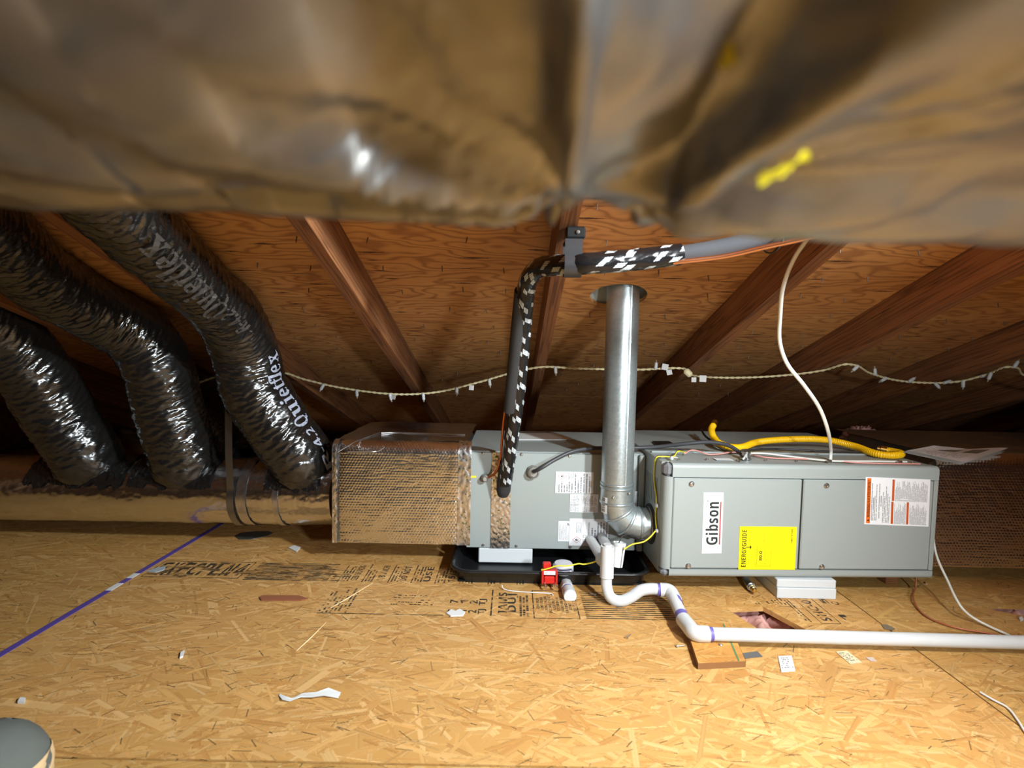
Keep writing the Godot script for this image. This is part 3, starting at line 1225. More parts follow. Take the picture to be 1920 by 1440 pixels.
func bubble_box(called: String, label: String, bl: Vector3, br: Vector3, h: float, depth: float, round_r: float, which: int) -> void:
	# a sheet that runs up the front, round the top edge and back over the top, with bubbles pressed in
	var o := thing(called, label, "duct", (bl + br) * 0.5)
	var w := br - bl
	w.y = 0.0
	var len := w.length()
	var ux := w / len
	var back := Vector3.UP.cross(ux).normalized()
	if back.z > 0.0:
		back = -back
	var pitch := 0.0105
	var rows := int(len / pitch * 5.0)
	var front_h := h - round_r
	var arc := round_r * PI * 0.5
	var run := front_h + arc
	var cols := int(run / pitch * 4.4)
	var pts := PackedVector3Array()
	pts.resize(rows * cols)
	for i in rows:
		var u := len * i / (rows - 1)
		for j in cols:
			var q := run * j / (cols - 1)
			var p: Vector3
			var nr: Vector3
			if q < front_h:
				p = Vector3.UP * q
				nr = -back
			else:
				var th := (q - front_h) / round_r
				p = Vector3.UP * (front_h + sin(th) * round_r) + back * (round_r - cos(th) * round_r)
				nr = -back * cos(th) + Vector3.UP * sin(th)
			# hexagonal bubbles
			var row := floorf(q / (pitch * 0.866))
			var fu := fposmod(u / pitch + (0.5 if int(row) % 2 == 0 else 0.0), 1.0) - 0.5
			var fv := (q / (pitch * 0.866) - row) - 0.5
			var d := sqrt(fu * fu + fv * fv) * 2.0
			var bub := maxf(0.0, 1.0 - d * d)
			var fl := noise.get_noise_3d(u * 5.0, q * 5.0, which * 9.0) * 0.003
			# pressed creases that run along the sheet
			var cr := noise.get_noise_3d(u * 2.6, q * 38.0, which * 5.0)
			var crease := -0.0007 * maxf(0.0, 1.0 - absf(cr) * 14.0)
			var amp := 0.0011 * clampf(0.75 + noise.get_noise_3d(u * 3.0, q * 3.0, 40.0 + which), 0.2, 1.0)
			# gathered at the ends
			var e := minf(u, len - u)
			var pull := 0.006 * exp(-e * e / 0.0006) if which == 1 else 0.0
			pts[i * cols + j] = bl + ux * u + p + nr * (bub * amp + fl + crease - pull)
	var mb := MB.new()
	mb.grid(pts, rows, cols, false, 1.0, 1.0, true)
	part("bubble_foil_front", mb, mats["aluminium foil"], o)
	# smooth top sheet, back, ends and bottom
	var top := MB.new()
	var tp := PackedVector3Array()
	for i in 60:
		for j in 30:
			var u := len * i / 59.0
			var q := (depth - round_r) * j / 29.0
			var wob := noise.get_noise_3d(u * 6.0, q * 6.0, 70.0 + which) * 0.004 * minf(1.0, j / 3.0)
			tp.append(bl + ux * u + Vector3.UP * (h + wob) + back * (round_r + q))
	top.grid(tp, 60, 30, false, 1.0, 1.0, true)
	part("top_sheet", top, mats["aluminium foil"], o)
	var body := MB.new()
	var c := bl + ux * (len * 0.5) + back * (depth * 0.5 + 0.004) + Vector3.UP * (h * 0.5 - 0.004)
	body.box(c, Vector3(len - 0.012, h - 0.018, depth - 0.02), round_r * 0.75, Basis(ux, Vector3.UP, -back))
	part("inner_box", body, mats["foil tape"], o)
	# tape along the edges
	if which == 1:
		for q in [[0.0, 0.02], [1.0, 0.045]]:
			var tape := MB.new()
			var tpts := PackedVector3Array()
			var nr := 12
			var x0: float = len * q[0] - q[1] * (0.15 if q[0] == 0.0 else 0.62)
			for i in nr:
				for j in 80:
					var u: float = x0 + q[1] * i / (nr - 1.0)
					var s := run * j / 79.0
					var p: Vector3
					var nv: Vector3
					if s < front_h:
						p = Vector3.UP * s
						nv = -back
					else:
						var th := (s - front_h) / round_r
						p = Vector3.UP * (front_h + sin(th) * round_r) + back * (round_r - cos(th) * round_r)
						nv = -back * cos(th) + Vector3.UP * sin(th)
					tpts.append(bl + ux * u + p + nv * (0.004 + noise.get_noise_3d(u * 70.0, s * 30.0, 11.0) * 0.0022 + noise.get_noise_3d(u * 200.0, s * 110.0, 15.0) * 0.0008 - (0.004 if q[0] == 0.0 and i == 0 else 0.0)))
			tape.grid(tpts, nr, 80, false, 1.0, 1.0, true)
			part("edge_tape", tape, mats["printed foil tape"], o)
		# glossy ridge lines on the top sheet
		for q in [[[715, 812], [740, 811], [872, 815]], [[632, 848], [665, 828], [712, 811]], [[652, 847], [708, 847], [720, 838]]]:
			var ln := MB.new()
			var lp := PackedVector3Array()
			for e in q:
				var y: float = bl.y + h + 0.003
				lp.append(on_y(e[0], e[1], y))
			ln.tube(filleted(lp, 0.02), 0.0022, 6)
			part("tape_seam", ln, mats["foil tape"], o)


# ------------------------------------------------------------------ furnace
var fo: Vector3      # front bottom left corner of the furnace
var fu: Vector3      # along its front
var fw: Vector3      # into its depth
var flen: float
var fh: float

func F3(u: float, v: float, w: float) -> Vector3:
	return fo + fu * u + Vector3.UP * v + fw * w

# where a line of sight meets the furnace front, as (u, v)
func front_uv(px: float, py: float) -> Vector2:
	var r := ray(px, py)
	var t := (fo - EYE).dot(fw) / r.dot(fw)
	var p := EYE + r * t - fo
	return Vector2(p.dot(fu), p.y)

func screw(parent: Node3D, p: Vector3, n: Vector3, r: float, m: Material, called := "screw") -> void:
	var mb := MB.new()
	mb.lathe(p, n, [[r, 0.0], [r, r * 0.35], [r * 0.7, r * 0.7], [r * 0.35, r * 0.75], [r * 0.3, r * 0.5], [0.0, r * 0.5]], 14)
	part(called, mb, m, parent)

func label_part(parent: Node3D, called: String, tl: Vector3, ux: Vector3, uy: Vector3, n: Vector3, m: Material, label: String) -> void:
	var mb := MB.new()
	mb.rect(tl + n * 0.0012, ux, uy, n)
	var o := [tl, tl + ux, tl + ux + uy, tl + uy]
	for k in 4:
		var a: Vector3 = o[k]
		var b: Vector3 = o[(k + 1) % 4]
		mb.poly([a, b, b + n * 0.0012, a + n * 0.0012], Vector3.ZERO, [Vector2(0.01, 0.01), Vector2(0.01, 0.01), Vector2(0.01, 0.01), Vector2(0.01, 0.01)])
	part(called, mb, m, parent, label)

func brand_label() -> Image:
	var im := blank(240, 768, Color8(232, 234, 236))
	var ink := Color8(34, 42, 40)
	write(im, "Gibson", Vector2(112, 390), 540, 150, 1, ink)
	im.fill_rect(Rect2i(203, 118, 15, 540), Color8(176, 58, 56))
	write(im, "R", Vector2(52, 104), 16, 16, 1, ink)
	frame_rect(im, Rect2i(36, 88, 32, 32), 2, ink)
	return im

func energy_label() -> Image:
	var im := blank(1024, 768, Color8(250, 232, 0))
	var ink := Color8(44, 40, 4)
	write(im, "ENERGYGUIDE", Vector2(88, 394), 660, 80, 1, ink)
	# the arrow that hangs from the Y
	im.fill_rect(Rect2i(122, 362, 70, 12), ink)
	for k in 30:
		im.fill_rect(Rect2i(222 - k, 368 - k, 3 + int(k * 0.4), 2 * k), ink)
	im.fill_rect(Rect2i(180, 352, 12, 32), Color8(250, 232, 0))
	im.fill_rect(Rect2i(122, 362, 72, 12), ink)
	write(im, "80.0", Vector2(392, 522), 168, 58, 1, ink)
	frame_rect(im, Rect2i(296, 326, 282, 380), 3, ink)
	write(im, "Efficiency Rating (AFUE)", Vector2(326, 516), 330, 26, 1, ink, false, false)
	im.fill_rect(Rect2i(470, 380, 3, 290), ink)
	im.fill_rect(Rect2i(500, 640, 3, 40), ink)
	im.fill_rect(Rect2i(440, 668, 60, 4), ink)
	fine_print(im, Rect2i(484, 400, 80, 250), 26, 4, ink, true, 0.7)
	fine_print(im, Rect2i(24, 40, 14, 660), 12, 3, ink, true, 0.5)
	fine_print(im, Rect2i(150, 560, 40, 130), 14, 4, ink, true, 0.8)
	fine_print(im, Rect2i(182, 60, 46, 230), 22, 5, ink, true, 0.8)
	fine_print(im, Rect2i(424, 60, 46, 210), 24, 5, ink, true, 0.8)
	for k in 26:
		im.fill_rect(Rect2i(928, 40 + k * 10, 26, rng.randi_range(2, 8)), ink)
	fine_print(im, Rect2i(976, 40, 14, 90), 12, 3, ink, true, 0.8)
	return im

func warning_label() -> Image:
	var im := blank(1024, 768, Color8(238, 240, 243))
	var ink := Color8(58, 60, 66)
	var orange := Color8(232, 110, 26)
	im.fill_rect(Rect2i(26, 18, 62, 730), orange)
	write(im, "WARNING/AVERTISSEMENT", Vector2(58, 352), 600, 40, 1, Color8(40, 20, 10))
	for k in 36:
		im.fill_rect(Rect2i(36 + k, 700 - int(k * 0.5), 1, k), Color8(40, 20, 10))
	fine_print(im, Rect2i(104, 60, 84, 640), 24, 11, ink, true, 0.92)
	write(im, "DANGER D'EMPOISONNEMENT AU MONOXYDE", Vector2(226, 380), 560, 18, 1, ink)
	write(im, "DE CARBONE", Vector2(256, 380), 170, 18, 1, ink)
	fine_print(im, Rect2i(282, 30, 120, 700), 24, 10, ink, true, 0.9)
	var bar := Color8(196, 84, 30)
	im.fill_rect(Rect2i(424, 24, 36, 346), bar)
	im.fill_rect(Rect2i(418, 384, 36, 360), bar)
	im.fill_rect(Rect2i(664, 384, 34, 360), bar)
	fine_print(im, Rect2i(474, 24, 512, 346), 11, 6, Color8(120, 122, 128), true, 0.92)
	fine_print(im, Rect2i(468, 388, 186, 356), 11, 6, Color8(120, 122, 128), true, 0.92)
	fine_print(im, Rect2i(712, 388, 276, 356), 11, 6, Color8(120, 122, 128), true, 0.92)
	im.fill_rect(Rect2i(560, 330, 120, 16), Color8(238, 240, 243))
	return im

func hazard_label(kind: int) -> Image:
	# a white sticker with a red diamond and rows of turned print
	var w := 512
	var h := 512
	var im := blank(w, h, Color8(234, 236, 240))
	var ink := Color8(70, 70, 76)
	var red := Color8(176, 70, 64)
	if kind == 0 or kind == 2:
		var c := Vector2(92, 110) if kind == 0 else Vector2(100, 400)
		var s := 62.0
		for y in range(-64, 65):
			for x in range(-64, 65):
				var q := absf(x) + absf(y)
				if q < s and q > s - 9:
					im.set_pixel(int(c.x) + x, int(c.y) + y, red)
				elif x * x + y * y < 420 and (x - 6) * (x - 6) + y * y > 90:
					im.set_pixel(int(c.x) + x, int(c.y) + y, Color8(40, 40, 40))
	if kind == 0:
		frame_rect(im, Rect2i(176, 30, 66, 150), 4, ink)
		fine_print(im, Rect2i(188, 44, 48, 120), 16, 6, ink, true, 0.8)
		write(im, "WARNING", Vector2(48, 400), 190, 24, 1, ink)
		fine_print(im, Rect2i(78, 200, 90, 290), 36, 16, ink, true, 0.9)
		fine_print(im, Rect2i(180, 200, 70, 290), 36, 16, ink, true, 0.9)
		fine_print(im, Rect2i(262, 20, 230, 480), 38, 16, ink, true, 0.9)
	elif kind == 1:
		fine_print(im, Rect2i(20, 20, 150, 470), 17, 7, ink, true, 0.8)
		frame_rect(im, Rect2i(10, 8, 200, 150), 3, ink)
		frame_rect(im, Rect2i(10, 158, 200, 150), 3, ink)
		frame_rect(im, Rect2i(10, 308, 490, 190), 3, ink)
		fine_print(im, Rect2i(230, 20, 260, 270), 22, 9, ink, true, 0.75)
		fine_print(im, Rect2i(230, 320, 260, 170), 20, 7, ink, true, 0.75)
	elif kind == 2:
		frame_rect(im, Rect2i(90, 80, 66, 180), 4, ink)
		fine_print(im, Rect2i(104, 94, 40, 150), 16, 6, ink, true, 0.8)
		frame_rect(im, Rect2i(180, 390, 40, 50), 5, ink)
		frame_rect(im, Rect2i(180, 310, 40, 50), 5, ink)
		write(im, "WARNING", Vector2(256, 400), 190, 26, 1, ink)
		write(im, "Risk of Fire Auxiliary", Vector2(256, 180), 230, 26, 1, ink)
		fine_print(im, Rect2i(290, 20, 210, 470), 38, 17, ink, true, 0.88)
	else:
		fine_print(im, Rect2i(40, 30, 330, 450), 44, 14, ink, true, 0.9)
		for k in 40:
			im.fill_rect(Rect2i(380 + rng.randi_range(0, 90), 40 + rng.randi_range(0, 70), 12, 12), ink)
		fine_print(im, Rect2i(400, 240, 90, 240), 44, 14, ink, true, 0.9)
	return im

func build_furnace() -> void:
	fo = at(1237, 1079, 1.6)
	var fr := at(1742, 1078, 1.625)
	fr.y = fo.y
	flen = fo.distance_to(fr)
	fu = (fr - fo).normalized()
	fw = Vector3.UP.cross(fu).normalized()
	if fw.z > 0.0:
		fw = -fw
	fh = at(1240, 867, 1.6).y - fo.y
	var dep := 0.68
	var bs := Basis(fu, Vector3.UP, -fw)
	var grey: StandardMaterial3D = mats["grey paint"]
	var o := thing("gas_furnace", "grey gas furnace cabinet lying on its side with white and yellow labels", "furnace", F3(flen * 0.5, 0, dep * 0.5))
	# body behind the doors
	var body := MB.new()
	body.box(F3(flen * 0.5, fh * 0.5, dep * 0.5 + 0.012), Vector3(flen, fh - 0.004, dep - 0.02), 0.003, bs)
	part("cabinet_body", body, grey, o)
	# front frame: rounded top and bottom rails, posts at the ends
	var rail_h := 0.042
	var low_h := 0.026
	for q in [[fh - rail_h * 0.5, rail_h, "top_rail"], [low_h * 0.5, low_h, "bottom_rail"]]:
		var mb := MB.new()
		var prof := PackedVector2Array()
		var hh: float = q[1] * 0.5
		var top: bool = q[0] > fh * 0.5
		for k in 9:
			var th := k / 8.0 * PI * 0.5
			prof.append(Vector2(-0.014 + 0.014 * (1.0 - cos(th)), hh - 0.014 + 0.014 * sin(th)) if top else Vector2(-0.014 + 0.014 * (1.0 - cos(th)), -(hh - 0.014 + 0.014 * sin(th)) if hh > 0.014 else -hh + 0.013 - 0.013 * sin(th)))
		if top:
			prof.append(Vector2(0.02, hh))
			prof.append(Vector2(0.02, -hh))
			prof.append(Vector2(-0.014, -hh))
		else:
			prof.append(Vector2(0.02, -hh))
			prof.append(Vector2(0.02, hh))
			prof.append(Vector2(-0.014, hh))
		mb.prism(prof, F3(0.024, q[0], 0.0), fw, Vector3.UP, fu, flen - 0.026)
		part(q[2], mb, grey, o)
	var post := MB.new()
	var pp := PackedVector2Array()
	for k in 9:
		var th := k / 8.0 * PI * 0.5
		pp.append(Vector2(0.022 * (1.0 - sin(th)), -0.014 + 0.022 * (1.0 - cos(th))))
	pp.append(Vector2(0.0, 0.02))
	pp.append(Vector2(0.026, 0.02))
	pp.append(Vector2(0.026, -0.014))
	post.prism(pp, F3(0, low_h, 0), fu, fw, Vector3.UP, fh - low_h - rail_h)
	part("corner_post", post, grey, o)
	var rpost := MB.new()
	rpost.box(F3(flen - 0.006, (fh - rail_h + low_h) * 0.5, 0.004), Vector3(0.014, fh - rail_h - low_h, 0.034), 0.003, bs)
	part("corner_post", rpost, grey, o)
	for q in [[fh - rail_h * 0.5, rail_h], [low_h * 0.5, low_h]]:
		var cap := MB.new()
		cap.box(F3(0.012, q[0], 0.004), Vector3(0.025, q[1], 0.037), 0.010, bs)
		part("corner_cap", cap, mats["grey cap"], o, "dark grey plastic corner cap")
	# two doors with a gap between them
	var gap := front_uv(1497, 980).x
	var dh := fh - rail_h - low_h
	for q in [[0.028, gap - 0.0025], [gap + 0.0025, flen - 0.016]]:
		var dm := MB.new()
		dm.box(F3((q[0] + q[1]) * 0.5, low_h + dh * 0.5, -0.004), Vector3(q[1] - q[0], dh - 0.006, 0.02), 0.003, bs)
		var door := part("door_panel", dm, grey, o)
		for s in [[0.055, dh - 0.02], [0.055, 0.012]]:
			if s[0] + q[0] > q[1]:
				continue
			var sx: float = q[0] + s[0]
			if q[0] > 0.2:
				sx = front_uv(1545, 890).x
			screw(door, F3(sx, low_h + s[1], -0.014), -fw, 0.0085, mats["zinc screw"])
	# labels
	var n := -fw
	var quads := [
		["brand_label", brand_label(), [1316, 921], [1353, 921], [1312, 1034], "white maker's label with black lettering and a red rule"],
		["energy_label", energy_label(), [1383, 984], [1489, 985], [1380, 1064], "yellow energy label with black print"],
		["warning_label", warning_label(), [1617, 892], [1737, 897], [1614, 980], "white warning label with orange bars"]]
	for q in quads:
		var a := front_uv(q[2][0], q[2][1])
		var b := front_uv(q[3][0], q[3][1])
		var c := front_uv(q[4][0], q[4][1])
		var A := F3(a.x, a.y, -0.0142)
		var m := tex_mat(q[0], q[1], 0.5)
		label_part(o, q[0], A, F3(b.x, b.y, -0.0142) - A, F3(c.x, c.y, -0.0142) - A, n, m, q[5])
	# louvre slots in the left side
	for k in 10:
		var mb := MB.new()
		mb.box(F3(-0.0004, fh * 0.70, 0.06 + k * 0.018), Vector3(0.002, fh * 0.24, 0.003), 0.0005, bs)
		part("louvre_slot", mb, mat("slot grey", Color8(104, 108, 108), 0.5), o)
	# flue collar on the left side
	var fc := MB.new()
	fc.lathe(F3(0.0, at(1225, 985, 1.7).y - fo.y, 0.118), -fu, [[0.066, -0.002], [0.066, 0.003], [0.056, 0.004], [0.056, 0.012], [0.052, 0.012]], 36)
	part("flue_collar", fc, mats["dark gap"], o)
	# top seam rib and screws along the top
	var rib := MB.new()
	rib.box(F3(flen * 0.5, fh + 0.001, 0.17), Vector3(flen - 0.02, 0.006, 0.012), 0.002, bs)
	part("top_seam", rib, grey, o)
	for k in 9:
		screw(o, F3(0.06 + k * 0.095, fh, 0.045 + 0.008 * (k % 2)), Vector3.UP, 0.005, mats["zinc screw"])
	for q in [[1268, 0.085], [1370, 0.06]]:
		var mb := MB.new()
		var c := F3(front_uv(q[0], 900).x, fh + 0.0006, q[1])
		mb.box(c, Vector3(0.055, 0.001, 0.03), 0.0, bs)
		part("sticker", mb, mats["paper"], o)
	# brass drain fitting below the cabinet
	var fit := thing("drain_fitting", "small metal elbow with a brass tip hanging under the furnace", "fitting", at(1400, 1085, 1.66))
	var e0 := at(1398, 1078, 1.70)
	var e1 := at(1399, 1090, 1.68)
	var e2 := at(1411, 1103, 1.62)
	var em := MB.new()
	em.tube(filleted(PackedVector3Array([e0, e1, e2]), 0.02), 0.011, 14)
	part("elbow", em, mats["galvanised"], fit)
	var er := MB.new()
	er.cyl(e1.lerp(e2, 0.55), e1.lerp(e2, 0.8), 0.0135, -1, 8)
	part("nut", er, mats["zinc screw"], fit)
	var eb := MB.new()
	eb.lathe(e2, e2 - e1, [[0.009, -0.006], [0.009, 0.012], [0.006, 0.014], [0.006, 0.022], [0.0, 0.023]], 12)
	part("brass_tip", eb, mats["brass"], fit)
	# wooden shim under the right end
	var sh := thing("wooden_shim", "small brown wooden shim under the right end of the furnace", "shim", F3(flen - 0.06, -0.01, 0.1))
	var shm := MB.new()
	shm.box(F3(flen - 0.055, -fo.y * 0.5 + 0.0005, 0.14), Vector3(0.04, fo.y - 0.002, 0.12), 0.002, bs)
	part("block", shm, mats["rafter timber"], sh)
	# foam block under the furnace, split into two layers
	var fb := thing("foam_block", "white foam block of two layers under the furnace front", "foam block", Vector3(0.9, 0, -1.7))
	var b0 := on_y(1457, 1122, 0.0)
	var b1 := on_y(1565, 1122, 0.0)
	b1.z = b0.z
	var bw := b1.x - b0.x
	for q in [[0.0, 0.033, 0.0], [0.0335, fo.y - 0.001, 0.004]]:
		var mb := MB.new()
		mb.box(Vector3((b0.x + b1.x) * 0.5, (q[0] + q[1]) * 0.5, b0.z - 0.14 - q[2]), Vector3(bw, q[1] - q[0], 0.28), 0.002)
		part("foam_layer", mb, mats["white foam"], fb)


# ------------------------------------------------------------------ evaporator coil cabinet
var co: Vector3
var cw := 0.61
var chh := 0.345

func C3(px: float, py: float, off := 0.0) -> Vector3:
	return at(px, py, -co.z - off)

func build_coil() -> void:
	co = at(872, 1027, 1.8)
	co.y = fo.y
	var right := fo.x - 0.004
	cw = right - co.x
	chh = at(900, 846, 1.8).y - co.y
	var dep := 0.48
	var grey: StandardMaterial3D = mats["grey paint"]
	var n := Vector3(0, 0, 1)
	var o := thing("coil_cabinet", "grey sheet-metal coil cabinet between the foil plenum and the furnace", "cabinet", co + Vector3(cw * 0.5, 0, -dep * 0.5))
	var body := MB.new()
	body.box(co + Vector3(cw * 0.5, chh * 0.5, -dep * 0.5 - 0.004), Vector3(cw, chh, dep - 0.008), 0.003)
	part("cabinet_body", body, grey, o)
	# front panels with a seam under the tape
	var seam := C3(940, 950).x - co.x
	for q in [[0.004, seam], [seam + 0.002, cw - 0.03]]:
		var mb := MB.new()
		mb.box(co + Vector3((q[0] + q[1]) * 0.5, chh * 0.5, 0.0), Vector3(q[1] - q[0], chh - 0.006, 0.012), 0.002)
		part("front_panel", mb, grey, o)
	var fl := MB.new()
	fl.box(co + Vector3(cw - 0.014, chh * 0.5, 0.002), Vector3(0.02, chh - 0.004, 0.02), 0.003)
	part("side_flange", fl, grey, o)
	# foil tape down the seam
	var tp := PackedVector3Array()
	var x0 := C3(921, 950).x
	var x1 := C3(957, 950).x
	for i in 20:
		for j in 90:
			var u := i / 19.0
			var v := j / 89.0
			tp.append(Vector3(lerpf(x0, x1, u), co.y + 0.004 + v * (chh - 0.006), co.z + 0.0085 + noise.get_noise_3d(u * 4.0, v * 26.0, 3.0) * 0.0016 + noise.get_noise_3d(u * 14.0, v * 90.0, 8.0) * 0.0006))
	var tape := MB.new()
	tape.grid(tp, 20, 90, false, 1.0, 1.0, true)
	part("seam_tape", tape, mats["printed foil tape"], o, "crinkled foil tape strip")
	for q in [[906, 850], [978, 852], [1068, 855], [906, 1022], [968, 1024], [1069, 1025]]:
		screw(o, C3(q[0], q[1], 0.006), n, 0.0055, mats["zinc screw"])
	# round hub plugs, the right one with the black cable
	for q in [[909, 895, 0.014], [999, 884, 0.0235]]:
		var p := C3(q[0], q[1], 0.006)
		var mb := MB.new()
		mb.lathe(p, n + Vector3(0.15, 0.0, 0.0), [[q[2], 0.0], [q[2], 0.004], [q[2] * 0.86, 0.012], [q[2] * 0.86, 0.022], [q[2] * 0.6, 0.027], [q[2] * 0.55, 0.022], [0.0, 0.022]], 9)
		part("hub_plug", mb, mat("old plug", Color8(150, 146, 140), 0.5, 0.4), o)
	var ys := MB.new()
	ys.box(C3(887, 894, 0.0065), Vector3(0.022, 0.007, 0.001), 0.0)
	part("sticker", ys, mats["yellow wire"], o)
	# stickers
	var ims := []
	for k in 4:
		ims.append(tex_mat("sticker %d" % k, hazard_label(k), 0.55))
	var labs := [
		[0, [1042, 884], [1112, 925.5], "white flammable-refrigerant sticker with a red diamond, upper left"],
		[1, [1069, 926], [1121, 961], "white data sticker with small tables"],
		[3, [1047, 977], [1068, 1015], "small white sticker with fine print"],
		[2, [1068, 972], [1140, 1024], "large white warning sticker with a red diamond, lower"],
		[3, [1190, 921], [1194, 960], "narrow white sticker behind the vent pipe"]]
	for q in labs:
		var a := C3(q[1][0], q[1][1], 0.0065)
		var b := C3(q[2][0], q[2][1], 0.0065)
		label_part(o, "warning_sticker", a, Vector3(b.x - a.x, 0, 0), Vector3(0, b.y - a.y, 0), n, ims[q[0]], q[3])
	# drain openings
	var op := MB.new()
	op.box(C3(1124, 1012, 0.0066), Vector3(0.066, 0.034, 0.002), 0.0)
	part("drain_opening", op, mats["dark gap"], o)
	# papers on top
	var pa := thing("instruction_sheets", "white instruction sheets lying on top of the coil cabinet", "paper", Vector3(0.2, co.y + chh, -2.0))
	for q in [[[968, 812], [1045, 812], [1078, 824], [968, 824]]]:
		var pl := PackedVector3Array()
		for e in q:
			pl.append(on_y(e[0], e[1], co.y + chh + 0.004))
		var mb := MB.new()
		mb.poly([pl[0], pl[1], pl[2], pl[3]], Vector3.UP, [Vector2(0, 0), Vector2(1, 0), Vector2(1, 1), Vector2(0, 1)])
		mb.poly([pl[0] - Vector3(0, 0.003, 0), pl[1] - Vector3(0, 0.003, 0), pl[2] - Vector3(0, 0.003, 0), pl[3] - Vector3(0, 0.003, 0)], Vector3.DOWN)
		mb.poly([pl[3], pl[2], pl[2] - Vector3(0, 0.003, 0), pl[3] - Vector3(0, 0.003, 0)], Vector3.BACK)
		part("sheet", mb, mats["paper"], pa)
	# foam block in the pan under the cabinet
	var fb := thing("foam_block", "white foam block standing in the black pan under the coil cabinet", "foam block", Vector3(0, 0.006, -1.85))
	var b0 := C3(897, 1050)
	var b1 := C3(998, 1050)
	var mb2 := MB.new()
	mb2.box(Vector3((b0.x + b1.x) * 0.5, (co.y + 0.006) * 0.5 + 0.002, co.z - 0.12), Vector3(b1.x - b0.x, co.y - 0.008, 0.25), 0.003)
	part("foam", mb2, mats["white foam"], fb)

	# drain pan
	var pan := thing("drain_pan", "black plastic drain pan with rounded corners under the coil cabinet", "pan", Vector3(0.15, 0, -1.95))
	var left := on_y(849, 1070, 0.045).x
	var rgt := fo.x - 0.02
	var zf := -1.645
	var zb := -2.3
	var outline := func(grow: float) -> PackedVector2Array:
		var pts := PackedVector2Array()
		var rad := 0.06 + grow
		var cx := [left + 0.06, rgt - 0.06, rgt - 0.06, left + 0.06]
		var cz := [zf - 0.06, zf - 0.06, zb + 0.06, zb + 0.06]
		var a0 := [PI * 0.5, 0.0, -PI * 0.5, -PI]
		for c in 4:
			for k in 9:
				var th: float = a0[c] + PI * 0.5 - k / 8.0 * PI * 0.5
				pts.append(Vector2(cx[c] + cos(th) * rad, cz[c] + sin(th) * rad))
		return pts
	var prof := [[-0.016, 0.002], [-0.004, 0.043], [0.006, 0.049], [0.014, 0.047], [0.015, 0.040], [0.006, 0.038], [0.0, 0.034], [-0.012, 0.0]]
	var rowsn := prof.size()
	var first: PackedVector2Array = outline.call(0.0)
	var cn := first.size() + 1
	var gp := PackedVector3Array()
	for r in prof:
		var ol: PackedVector2Array = outline.call(r[0])
		for k in cn:
			var q := ol[k % ol.size()]
			gp.append(Vector3(q.x, r[1], q.y))
	var wall := MB.new()
	wall.grid(gp, rowsn, cn, true)
	part("rim_wall", wall, mats["black plastic"], pan)
	var bot := MB.new()
	bot.box(Vector3((left + rgt) * 0.5, 0.002, (zf + zb) * 0.5), Vector3(rgt - left - 0.03, 0.004, zf - zb - 0.03), 0.001)
	part("pan_bottom", bot, mats["black plastic"], pan)


